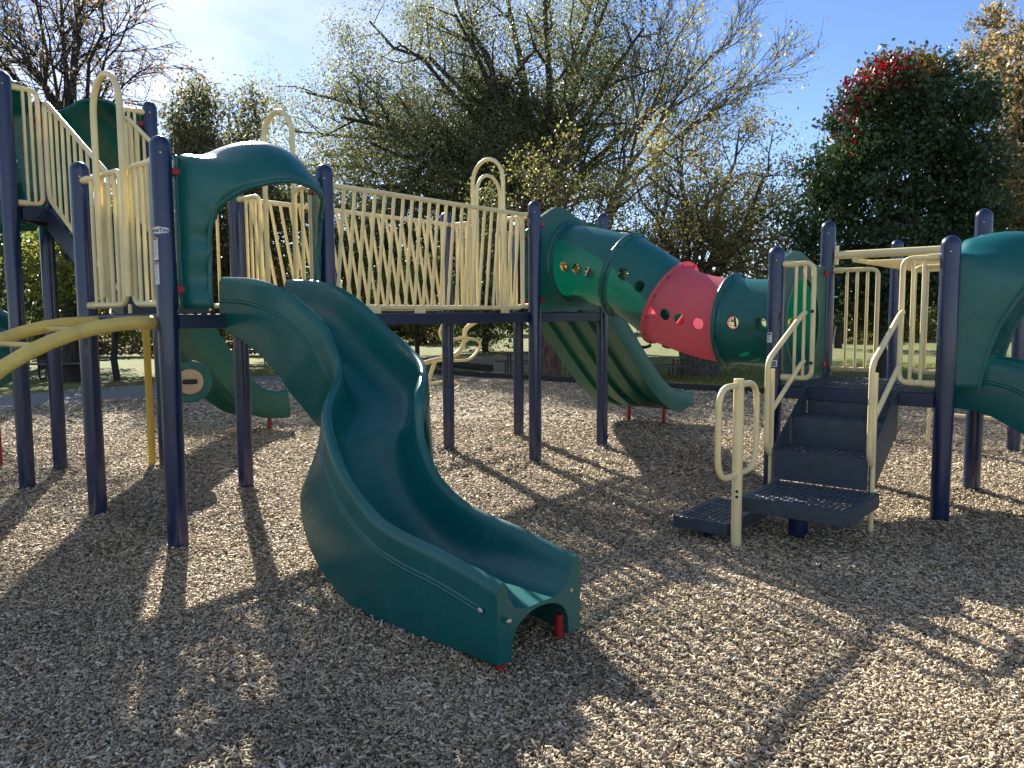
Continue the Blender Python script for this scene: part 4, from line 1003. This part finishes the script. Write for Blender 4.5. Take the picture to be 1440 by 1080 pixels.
# --- big spreading tree in the middle: several stems from a short trunk
t = Tree(3, up_bias=.02, wig=.17)
YD = 36.0; base = NPV(px(768, 443, YD)); base[2] = 0
fork = NPV(px(757, 318, YD)); tp = trunk_pts(base - np.array([0, 0, .3]), fork, 7, .05, t.r); t.add(tp, .75, .55)
limbs = [((480, 165), -2.8, 0.31), ((430, 130), -0.4, 0.23), ((560, 60), 1.5, 0.27), ((640, 20), -2.7, 0.25), ((700, -60), 1.1, 0.27), ((770, -80), -1.1, 0.27), ((840, -40), 1.9, 0.25), ((905, 40), -1.7, 0.25), ((600, 220), -4.2, 0.22),
         ((520, 250), 3.4, 0.20), ((945, 150), 2.7, 0.22), ((470, 290), -0.9, 0.16), ((660, 130), 4.6, 0.22), ((820, 110), -4.6, 0.20), ((520, 30), 3.8, 0.20), ((600, -70), -0.4, 0.22), ((880, -60), 0.4, 0.22), ((455, 215), 4.2, 0.14), ((415, 185), .9, .18), ((428, 262), -1.8, .16), ((490, 100), 1.9, .18), ((520, 200), -3, .18), ((400, 235), 2.4, .14)]
for (lx, ly), dy, r0 in limbs:
    f = t.r.uniform(.62, 1.0); i = min(int(f * 7), 6); p0 = tp[i] + (tp[i + 1] - tp[i]) * (f * 7 - i); p1 = NPV(px(lx, ly, YD + dy))
    q = t.toward(p0, p1, unit(np.array([(p1 - p0)[0] * .35, (p1 - p0)[1] * .35, abs(p1 - p0)[2] + 1.2])), 8, .10); t.add(q, r0 * 1.25, .05)
    t.spawn(q, r0 * 1.1, 0, (15, 7, 4), (3.2, 1.9, 1.0), .22, (.55, 1.25))
lv = t.leaves(4.2, .115, .27, palette([(.085, .098, .050), (.105, .115, .06), (.13, .132, .066), (.07, .082, .042), (.17, .14, .075)], [3, 3, 2, 2, 1]))
finish(t, 'shade_tree', 'big spreading grey-green tree with many stems rising behind the bridge', 'tree', tuple(base), 'barkdark', lv, minr=.02)

# --- nearer red-barked trunk seen between the middle posts, with a low loose crown
t = Tree(4, up_bias=.08, wig=.16)
base = NPV(pxg(771, 531)); YD = base[1]
tp = trunk_pts(base - np.array([0, 0, .3]), NPV(px(772, 350, YD)), 5, .04, t.r); t.add(tp, .30, .2)
for (lx, ly), dy, r0 in [((680, 300), -.5, .09), ((730, 240), 1, .09), ((800, 230), -1, .09), ((860, 270), .8, .08), ((640, 350), .4, .06), ((900, 330), -.6, .06), ((770, 270), 1.8, .08), ((700, 380), -1.2, .06)]:
    p1 = NPV(px(lx, ly, YD + dy)); q = t.toward(tp[t.r.integers(3, 6)], p1, unit(np.array([(p1 - tp[-1])[0] * .6, (p1 - tp[-1])[1] * .6, 1.0])), 7, .10); t.add(q, r0, .02)
    t.spawn(q, r0, 0, (9, 6, 3), (1.2, .7, .4), .3, (.5, 1.1))
lv = t.leaves(1.5, .072, .07, palette([(.075, .088, .034), (.10, .105, .04), (.055, .068, .026), (.15, .13, .05)], [3, 3, 2, 2]))
finish(t, 'park_tree', 'red-barked tree with low loose crown seen between the middle tower posts', 'tree', tuple(base), 'barkred', lv)

# --- leaning, half-bare tree right of it
t = Tree(8, up_bias=.12, wig=.13)
YD = 34.0; base = NPV(px(815, 443, YD)); base[2] = 0
fork = NPV(px(872, 262, YD)); tp = t.toward(base - np.array([0, 0, .3]), fork, (0.05, 0, 1), 7, .06); t.add(tp, .32, .2)
for (lx, ly), dy, r0 in [((1050, 20), 0.8, 0.108), ((1075, 110), -1.9, 0.084), ((985, -20), 2.3, 0.096), ((930, 30), -1.5, 0.084), ((1090, 60), 3.0, 0.066), ((1010, 190), -0.8, 0.066), ((900, 110), 1.9, 0.066)]:
    p1 = NPV(px(lx, ly, YD + dy)); q = t.toward(tp[-1 if r0 > .07 else -2], p1, unit(np.array([(p1 - tp[-1])[0], (p1 - tp[-1])[1], abs(p1 - tp[-1])[2] * 1.3])), 8, .08); t.add(q, r0, .014)
    t.spawn(q, r0, 0, (13, 7, 3), (3.1, 1.5, .85), .25, (.3, .75))
lv = t.leaves(.42, .15, .12, palette([(.16, .14, .04), (.12, .11, .035), (.20, .15, .05)], [3, 3, 1]))
finish(t, 'bare_tree', 'slender leaning tree with nearly bare twigs against the blue sky', 'tree', tuple(base), 'bark', lv)

# --- thick trunk with yellowing low crown behind the tube
t = Tree(12, up_bias=.06, wig=.18)
base = NPV(pxg(983, 523)); YD = base[1]
tp = trunk_pts(base - np.array([0, 0, .3]), NPV(px(965, 400, YD)), 5, .04, t.r); t.add(tp, .46, .30)
t.add([base + np.array([0, 0, -.2]), base + np.array([0, 0, .45])], .66, .42)
for (lx, ly), dy, r0 in [((1085, 230), 0, .15), ((1040, 180), 2, .14), ((960, 190), -1, .14), ((900, 280), 1.4, .13), ((1100, 330), -1.2, .12), ((1060, 400), 1.4, .09), ((880, 380), -.6, .09), ((1000, 260), -2.2, .12), ((930, 330), 2.4, .11), ((1110, 270), 2.2, .11), ((1090, 385), -2, .08), ((1000, 330), 2.6, .1)]:
    p1 = NPV(px(lx, ly, YD + dy)); q = t.toward(tp[t.r.integers(3, 6)], p1, unit(np.array([(p1 - tp[-1])[0] * .7, (p1 - tp[-1])[1] * .7, 1.0 + abs(p1 - tp[-1])[2] * .6])), 7, .13); t.add(q, r0, .02)
    t.spawn(q, r0, 0, (10, 5, 3), (1.4, .75, .5), .25, (.5, 1.15))
lv = t.leaves(4.2, .074, .16, palette([(.19, .175, .065), (.15, .155, .06), (.24, .205, .085), (.26, .19, .10), (.12, .13, .055)], [3, 3, 2, 2, 1]))
finish(t, 'yellowing_tree', 'yellowing leafy tree with stout grey trunk behind the red tube', 'tree', tuple(base), 'bark', lv, minr=.012)

# --- dense round maple with a red patch at the right
t = Tree(21, up_bias=.18, wig=.10)
base = NPV(pxg(1236, 541)); YD = base[1]
tp = trunk_pts(base - np.array([0, 0, .3]), NPV(px(1245, 230, YD)), 7, .03, t.r); t.add(tp, .13, .06)
cen = NPV(px(1258, 292, YD)); rad = np.array([1.93, 1.95, 2.42])
clusters = []
for k in range(620):
    d = unit(t.r.normal(0, 1, 3)); rr = t.r.uniform(.35, 1.0) ** .5; e = rad * (1 + .12 * math.sin(5 * d[0] + 3 * d[2] + 1.3 * d[1]))
    if d[2] < -.3: e = e * np.array([1.12, 1.12, .95])
    clusters.append(cen + d * e * rr)
for k in range(26):     # leaders poking out of the top
    a_ = t.r.uniform(0, 2 * PI); rr = t.r.uniform(0, .85); c0 = cen + np.array([math.cos(a_) * rr * rad[0], math.sin(a_) * rr * rad[1], rad[2] * math.sqrt(1 - rr * rr * .9)])
    for j in range(4): clusters.append(c0 + np.array([0, 0, .16 * j]))
cl = np.array(clusters)
for c_ in cl[::5]:
    q = t.toward(tp[t.r.integers(4, 8)], c_, (c_[0] - base[0], c_[1] - base[1], .8), 5, .06); t.add(q, .03, .008)
P_ = np.concatenate([c_ + t.r.normal(0, 1, (92, 3)) * np.array([.18, .18, .12]) for c_ in cl])
redc = NPV(px(1206, 108, YD - .3)); redc2 = NPV(px(1190, 160, YD - 1.2))
def maple_cols(P_, r):
    C = palette([(.035, .062, .028), (.045, .075, .03), (.028, .05, .025), (.07, .09, .03)], [3, 3, 2, 1], .3)(P_, r)
    dr = np.minimum(np.linalg.norm((P_ - redc) / np.array([.60, 2.0, .48]), axis=1), np.linalg.norm((P_ - redc2) / np.array([.42, .9, .5]), axis=1) + .25)
    pr = np.clip(1.25 - dr + r.normal(0, .38, len(P_)), 0, 1); m_ = r.random(len(P_)) < pr
    C[m_] = np.array([.15, .020, .024]) * r.uniform(.5, 1.4, (m_.sum(), 1))
    orr = np.linalg.norm((P_ - NPV(px(1262, 105, YD))) / np.array([.75, 1.5, .45]), axis=1); m2 = (r.random(len(P_)) < np.clip(1.2 - orr, 0, .6)) & ~m_
    C[m2] = np.array([.24, .13, .03]) * r.uniform(.6, 1.25, (m2.sum(), 1)); return C
finish(t, 'maple_tree', 'dense dark green maple with a bright red patch near its top left', 'tree', tuple(base), 'barkdark', leaf_quads(P_, .092, maple_cols, t.r), lm='leafdark')

# --- golden oak at the right edge
t = Tree(31, up_bias=.08, wig=.16)
base = np.array([13.9, 19.5, 0.0]); tp = trunk_pts(base - np.array([0, 0, .3]), base + np.array([.1, 0, 3.2]), 5, .05, t.r); t.add(tp, .36, .26); YD = base[1]
for (lx, ly), dy, r0 in [((1405, 110), -.5, .14), ((1425, 20), 1, .14), ((1450, -60), -1, .14), ((1398, 220), 1.5, .12), ((1408, 320), -1, .10), ((1500, 60), 1.5, .14), ((1540, 180), -.6, .13), ((1440, 190), -2.2, .12), ((1460, 300), 1, .10), ((1470, 120), 2.5, .13), ((1520, -40), -2, .13), ((1435, 60), -2.5, .10), ((1400, 385), .5, .07), ((1440, 400), -.6, .07)]:
    p1 = NPV(px(lx, ly, YD + dy)); q = t.toward(tp[t.r.integers(3, 6)], p1, unit(np.array([(p1 - tp[-1])[0] * .7, (p1 - tp[-1])[1] * .7, 1.0 + abs(p1 - tp[-1])[2] * .6])), 7, .10); t.add(q, r0, .02)
    t.spawn(q, r0, 0, (11, 6, 4), (1.3, .75, .45), .3, (.5, 1.1))
lv = t.leaves(2.5, .105, .08, palette([(.24, .19, .115), (.19, .145, .08), (.17, .14, .065), (.25, .175, .09), (.12, .11, .05)], [3, 3, 2, 2, 2]))
finish(t, 'golden_oak', 'tan and gold autumn oak at the right edge beside the maple', 'tree', tuple(base), 'bark', lv)

# --- dark rounded tree left of centre
t = Tree(41, up_bias=.15, wig=.12)
base = NPV(pxg(306, 512)); YD = base[1]; tp = trunk_pts(base - np.array([0, 0, .3]), NPV(px(302, 240, YD)), 6, .04, t.r); t.add(tp, .2, .08)
cen = NPV(px(305, 300, YD)); clusters = []
for k in range(680):
    d = unit(t.r.normal(0, 1, 3)); rr = t.r.uniform(.3, 1.0) ** .5; e = np.array([2.75, 2.4, 3.7]) * (1 + .16 * math.sin(6 * d[0] + 4 * d[2] + 2 * d[1])); e = e * (1 - .35 * max(d[2], 0)); clusters.append(cen + d * np.array([e[0], e[1], e[2]]) * rr)
for k in range(22):
    q0 = NPV(px(t.r.uniform(245, 370), t.r.uniform(118, 190) + 0, YD + t.r.uniform(-1, 1)))
    if abs(q0[0] - cen[0]) < 2.0 - (q0[2] - cen[2] - 2) * .25:
        for j in range(4): clusters.append(q0 - np.array([0, 0, .2 * j]))
for j in range(7): clusters.append(NPV(px(277, 108 + 9 * j, YD)))
cl = np.array(clusters)
for c_ in cl[::5]: q = t.toward(tp[t.r.integers(3, 7)], c_, (c_[0] - base[0], c_[1] - base[1], .8), 5, .06); t.add(q, .03, .008)
P_ = np.concatenate([c_ + t.r.normal(0, 1, (64, 3)) * np.array([.25, .25, .2]) for c_ in cl])
finish(t, 'broadleaf_tree', 'dark bushy tree with pointed tops between the left tower and bridge', 'tree', tuple(base), 'barkdark', leaf_quads(P_, .11, palette([(.06, .07, .038), (.08, .088, .045), (.11, .10, .05), (.15, .12, .065)], [3, 3, 2, 1], .3), t.r))

# --- tall sparse birch at top left
t = Tree(52, up_bias=.05, wig=.12, droop=.10)
base = NPV(pxg(101, 533)); YD = base[1]; tp = trunk_pts(base - np.array([0, 0, .3]), NPV(px(96, 190, YD)), 7, .05, t.r); t.add(tp, .24, .15)
for (lx, ly), dy, r0 in [((40, -60), .5, .10), ((75, -90), -1, .10), ((140, -80), 1, .10), ((185, 20), -.5, .08), ((-40, 20), .8, .09), ((10, 60), -1.5, .07), ((215, 90), .6, .05), ((120, 10), 2, .08), ((-90, -60), -.4, .09), ((170, -60), -1.6, .08), ((60, 20), -2, .07), ((-20, 110), 1.0, .07)]:
    p1 = NPV(px(lx, ly, YD + dy)); q = t.toward(tp[t.r.integers(5, 8)], p1, unit(np.array([(p1 - tp[-1])[0] * .4, (p1 - tp[-1])[1] * .4, .8 + abs(p1 - tp[-1])[2]])), 8, .09); t.add(q, r0, .014)
    t.spawn(q, r0, 0, (9, 6, 2), (1.5, .85, .5), .3, (.35, .9))
lv = t.leaves(.75, .08, .06, palette([(.17, .13, .085), (.12, .105, .065), (.075, .075, .03), (.20, .14, .07)], [3, 3, 2, 1]))
finish(t, 'birch_tree', 'tall thin-leaved tree with drooping twigs at the top left corner', 'tree', tuple(base), 'barkdark', lv)

# --- smaller trees whose trunks show under the decks, and the tree line beyond
def bush_tree(seed, base, h, rx, trunk_r, trunk_h, ncl, per, size, cols, wts, name, label, cat='tree', bark='barkdark', group=None, flat=1.0, sig=.2):
    t = Tree(seed); base = np.array(base, float); tp = trunk_pts(base - np.array([0, 0, .3]), base + np.array([0, 0, h * .75]), 5, .04, t.r); t.add(tp, trunk_r, trunk_r * .4)
    cen = base + np.array([0, 0, (h + trunk_h) / 2]); rz = (h - trunk_h) / 2; ph = t.r.uniform(0, 6, 3); cl = []
    for k in range(ncl):
        d = unit(t.r.normal(0, 1, 3)); rr = t.r.uniform(.25, 1.0) ** .5; e = 1 + .17 * math.sin(5 * d[0] + ph[0]) * math.cos(4 * d[2] + ph[1]) + .1 * math.sin(9 * d[1] + ph[2]); cl.append(cen + d * np.array([rx, rx, rz]) * e * rr)
    cl = np.array(cl)
    for c_ in cl[::7]: t.add(t.toward(tp[t.r.integers(2, 6)], c_, (c_[0] - base[0], c_[1] - base[1], .8), 4, .06), trunk_r * .18, .008)
    P_ = np.concatenate([c_ + t.r.normal(0, sig, (per, 3)) * np.array([1, 1, .75]) for c_ in cl])
    return finish(t, name, label, cat, tuple(base), bark, leaf_quads(P_, size, palette(cols, wts, .3), t.r), group)
YG = [(.12, .125, .03), (.09, .105, .028), (.06, .075, .022), (.16, .14, .04)]
DK = [(.045, .06, .03), (.06, .075, .034), (.036, .05, .026), (.09, .09, .038)]
b_ = NPV(pxg(166, 531)); bush_tree(61, b_, 4.6, 2.0, .10, 1.0, 230, 48, .11, YG, [2, 3, 3, 1], 'young_tree', 'young yellow-green tree with thin trunk seen under the left deck')
b_ = NPV(pxg(588, 509)); bush_tree(62, b_, 3.4, 1.5, .09, 1.0, 130, 46, .11, YG, [2, 2, 3, 1], 'small_tree', 'small green tree seen under the slat bridge beside the slide')
b_ = NPV(px(682, 443, 33)); b_[2] = -.05; bush_tree(63, b_, 6.0, 2.9, .15, -.1, 420, 52, .13, DK, [3, 2, 3, 1], 'evergreen_tree', 'dark dense evergreen reaching the ground behind the slat bridge', sig=.22)
b_ = NPV(px(420, 443, 27)); b_[2] = 0; bush_tree(64, b_, 6.4, 3.2, .2, .9, 330, 38, .15, DK, [3, 3, 2, 2], 'leafy_tree', 'dark leafy tree behind the arched slide hood')
b_ = NPV(px(545, 443, 31)); b_[2] = 0; bush_tree(65, b_, 6.0, 3.2, .2, 1.5, 330, 46, .16, DK, [2, 3, 2, 2], 'leafy_tree', 'dark leafy tree filling the view through the bridge slats')
b_ = NPV(px(60, 443, 24)); b_[2] = 0; bush_tree(66, b_, 6.0, 3.4, .2, .4, 420, 46, .14, DK, [3, 3, 2, 2], 'leafy_tree', 'dark leafy tree behind the far left posts')
b_ = NPV(px(1180, 443, 34)); b_[2] = 0; bush_tree(67, b_, 3.6, 2.0, .2, 1.0, 110, 26, .15, DK + YG[:2], [3, 3, 2, 2, 1, 1], 'leafy_tree', 'leafy tree in the gap between yellow tree and maple', sig=.3)
# tree line at the far side of the park: two kinds, copied
def copy_tree_thing(src, loc, rz, sc, label):
    c = src.copy(); COL.objects.link(c); c.location = loc; c.rotation_euler = (0, 0, rz); c.scale = (sc, sc, sc); c['label'] = label; LOC[c.name] = Vector(loc)
    for chd in list(src.children): d = chd.copy(); COL.objects.link(d); d.parent = c
    return c
FG = 'trees along the far side of the park'
k1 = bush_tree(71, (-40, 62, 0), 7.5, 4.6, .4, .8, 420, 34, .30, YG + [(.20, .13, .05)], [2, 3, 3, 1, 2], 'park_tree', 'distant autumn green tree at far left beyond the lawn', group=FG, sig=.42)
k2 = bush_tree(72, (6, 66, 0), 7, 4.8, .4, .6, 420, 34, .30, [(.22, .15, .05), (.15, .12, .04), (.09, .09, .03), (.26, .16, .07)], [3, 3, 2, 1], 'park_tree', 'distant gold tree beyond the lawn behind the tube', group=FG, sig=.42)
spots = [(-29, 66, 1, .9), (-19, 60, .4, .85), (-10, 70, 2.4, 1.0), (-2, 62, 4, .8), (33, 58, 2, .9), (43, 66, 3, 1.1)]
hints = ['just right of the far left pair', 'seen past the left slide', 'seen past the wave slide', 'seen under the bridge', 'seen between the beige gates', 'at far right behind the hood']
for i, (x, y, rz, sc) in enumerate(spots): copy_tree_thing((k1, k2)[i % 2], (x, y, 0), rz, sc, ('distant green park tree ' if i % 2 == 0 else 'distant gold park tree ') + hints[i])

# shrubs at the back of the lawn
SG = 'shrubs along the back of the lawn'
b1 = bush_tree(81, (-8, 43, -.1), 2.6, 2.3, .08, -.2, 240, 34, .17, DK + YG[:2], [3, 3, 2, 2, 1, 1], 'shrub', 'dark green shrub far behind the lawn, left of the bridge posts', 'shrub', group=SG, sig=.24)
b2 = bush_tree(82, (17, 42, -.1), 2.3, 2.2, .08, -.2, 240, 34, .17, [(.20, .14, .06), (.13, .11, .05), (.09, .09, .04), (.07, .08, .03)], [1, 2, 3, 3], 'shrub', 'russet shrub far behind the lawn, seen between the beige gates', 'shrub', group=SG, sig=.24)
sh = [(-12, 41, 1, 'left of the wave slide top'), (-4.6, 44, 2, 'under the slat bridge'), (3.2, 45, 3, 'seen between the middle tower posts'), (21, 43, 5, 'behind the maple trunk'), (25, 45, 2.2, 'seen beneath the overhead ladder'), (28.4, 45, .9, 'beside the hooded slide')]
for i, (x, y, rz, ds_) in enumerate(sh): copy_tree_thing((b1, b2)[i % 2], (x, y, -.1), rz, (1.0, 1.15, .9)[i % 3], ('dark shrub at the back of the lawn, ', 'russet shrub at the back of the lawn, ')[i % 2] + ds_)

# hedge along the far lawn on the left
t = np.random.default_rng(5); hb0 = NPV(pxg(20, 500)); hb1 = NPV(pxg(420, 497)); n_ = 9000
tt_ = t.random((n_, 1)); P_ = hb0 + (hb1 - hb0) * tt_ + t.normal(0, .35, (n_, 3)) * np.array([1, 1, .0]); P_[:, 2] = t.random(n_) ** .8 * (1.0 + .25 * np.sin(tt_[:, 0] * 37))
V, F, C = leaf_quads(P_, .17, palette([(.13, .105, .08), (.10, .085, .06), (.08, .085, .04), (.17, .14, .10)], [3, 3, 2, 1]), t)
hg = quad_mesh('hedge', V - hb0, F, C, 'leaf', loc=tuple(hb0)); tag(hg, 'low brownish hedge across the sunny lawn at far left', 'hedge')

# fallen leaves on the lawn and a few on the chips
def leaf_on_ground(p, s_, col, i):
    mb = MB(); a = random.random() * 6; ex = Vector((math.cos(a), math.sin(a), .15)); ey = Vector((-math.sin(a), math.cos(a), .1))
    c = Vector(p) + Vector((0, 0, .035)); mb.add([c - ex * s_, c - ex * .3 * s_ + ey * .6 * s_ + Vector((0, 0, .01)), c + ex * .2 * s_ + ey * .35 * s_, c + ex * s_, c + ex * .2 * s_ - ey * .35 * s_, c - ex * .3 * s_ - ey * .6 * s_ + Vector((0, 0, .008))], [(0, 1, 2, 3, 4, 5)])
    o = build('fallen_leaf', mb, col, loc=c); return o
MAT['leafred'] = simple_mat('fallen_red_leaf', (.30, .03, .03), .6); MAT['leafwhite'] = simple_mat('fallen_pale_leaf', (.62, .6, .55), .6)
o = leaf_on_ground(pxg(36, 711), .035, 'leafred', 0); tag(o, 'small red leaf lying on chips beside the leftmost navy posts', 'leaf')
o = leaf_on_ground(pxg(1136, 783), .022, 'leafwhite', 1); tag(o, 'pale scrap of leaf lying on shaded chips below the step platform', 'leaf')
o = leaf_on_ground(pxg(1146, 793), .018, 'leafwhite', 2); tag(o, 'pale scrap of leaf lying on shaded chips, nearer of the two', 'leaf')

# ================================================================== park furniture and houses beyond
def picnic_table(base, rz, label, k_=1.0):
    root = thing('picnic_table', label, 'picnic table', base, 'picnic tables on the grass'); b = Vector(base); R = Matrix.Rotation(rz, 3, 'Z')
    def bx(name, c, h, mat): e = MB(); e.box(b + R @ Vector(c), R @ Vector((h[0], 0, 0)), R @ Vector((0, h[1], 0)), Vector((0, 0, h[2]))); return build(name, e, mat, root, bevel=.006)
    e = MB()
    for k in range(5): e.box(b + R @ Vector((0, -.3 + .15 * k, .74)), R @ Vector((.92, 0, 0)), R @ Vector((0, .068, 0)), Vector((0, 0, .02)))
    build('table_top', e, 'tablewood', root)
    for s_ in (-1, 1): bx('bench', (0, .68 * s_, .44), (.92, .13, .02), 'tablewood')
    for x in (-.6, .6):
        for s_ in (-1, 1):
            e = MB(); e.tube(fillet([b + R @ Vector((x, .22 * s_, .72)), b + R @ Vector((x, .26 * s_, 0)), b + R @ Vector((x, .6 * s_, .0)), b + R @ Vector((x, .68 * s_, .42))], .12), .024, 8)
            build('leg_frame', e, 'tablesteel', root)
    root.scale = (k_, k_, k_); return root
picnic_table(tuple(pxg(928, 531, -.06)), .15, 'dark metal picnic table in front of the stout trunk', .66)
picnic_table(tuple(pxg(742, 528, -.06)), .2, 'picnic table seen between the middle tower posts', .8)
picnic_table(tuple(pxg(352, 512, -.06)), .1, 'picnic table on the sunny lawn behind the wave slide')
picnic_table(tuple(pxg(84, 534, -.045)), .1, 'picnic table in shade at the foot of the tall thin-leaved tree')
sw = NPV(pxg(921, 509)); sr = thing('swing_set', 'swing set with black seats hanging on chains behind the picnic table', 'swing set', tuple(sw)); swv = Vector(sw)
m = MB(); m.tube([swv + Vector((-2.4, 0, 2.5)), swv + Vector((2.4, 0, 2.5))], .04, 10); build('top_beam', m, 'tablesteel', sr)
for x in (-2.3, 2.3):
    for s_ in (-1, 1): m = MB(); m.tube([swv + Vector((x, 0, 2.5)), swv + Vector((x * 1.05, .9 * s_, -.05))], .035, 8); build('leg', m, 'tablesteel', sr)
for x in (-.35, .45):
    e = MB(); e.tube(catmull([swv + Vector((x + q, 0, .52 - .06 * (1 - (q / .2) ** 2))) for q in (-.22, -.12, 0, .12, .22)], 4), .05, 8); st_ = build('seat', e, 'black', sr)
    for q in (-.22, .22): m = MB(); m.tube([swv + Vector((x + q, 0, .55)), swv + Vector((x + q * .9, 0, 2.47))], .012, 6); build('chain', m, 'tablesteel', st_)

def house(base, rz, wd_, dp_, h, mat, label):
    root = thing('house', label, 'house', base); b = Vector(base); R = Matrix.Rotation(rz, 3, 'Z'); tr = lambda x, y, z: b + R @ Vector((x, y, z))
    e = MB(); w2, d2 = wd_ / 2, dp_ / 2
    e.prism([tr(-w2, -d2, 0), tr(-w2, d2, 0), tr(-w2, d2, h), tr(-w2, 0, h + d2 * .6), tr(-w2, -d2, h)], tr(w2, 0, 0) - tr(-w2, 0, 0)); build('wall', e, mat, root)
    e = MB(); o_ = .35
    for s_ in (-1, 1): e.prism([tr(-w2 - o_, 0, h + d2 * .6 + .06), tr(-w2 - o_, s_ * (d2 + .4), h - .24 + .06), tr(-w2 - o_, s_ * (d2 + .4), h - .24 + .2), tr(-w2 - o_, 0, h + d2 * .6 + .2)], tr(w2 + o_, 0, 0) - tr(-w2 - o_, 0, 0))
    build('roof', e, 'roof', root)
    for k, x in enumerate((-.55, 0, .55)):
        if k == 1: e = MB(); e.box(tr(x * w2, -d2 - .03, 1.05), R @ Vector((.48, 0, 0)), R @ Vector((0, .03, 0)), Vector((0, 0, 1.05))); build('door', e, 'tablewood', root); continue
        e = MB(); e.box(tr(x * w2, -d2 - .03, 1.55), R @ Vector((.75, 0, 0)), R @ Vector((0, .03, 0)), Vector((0, 0, .6))); f_ = build('window', e, 'wallwhite', root)
        e = MB(); e.box(tr(x * w2, -d2 - .063, 1.55), R @ Vector((.65, 0, 0)), R @ Vector((0, .004, 0)), Vector((0, 0, .5))); build('pane', e, 'pane', f_)
house((30.5, 64, 0), .15, 9, 7, 2.9, 'wallgrey', 'grey house across the lawn seen between the beige gate rails')
house((47, 70, 0), -.2, 10, 7, 2.7, 'wallwhite', 'white house beyond the lawn right of the hooded slide')
house((-24, 58, 0), .1, 9, 6, 2.4, 'wallwhite', 'white house beyond the hedge seen beneath the wave slide')
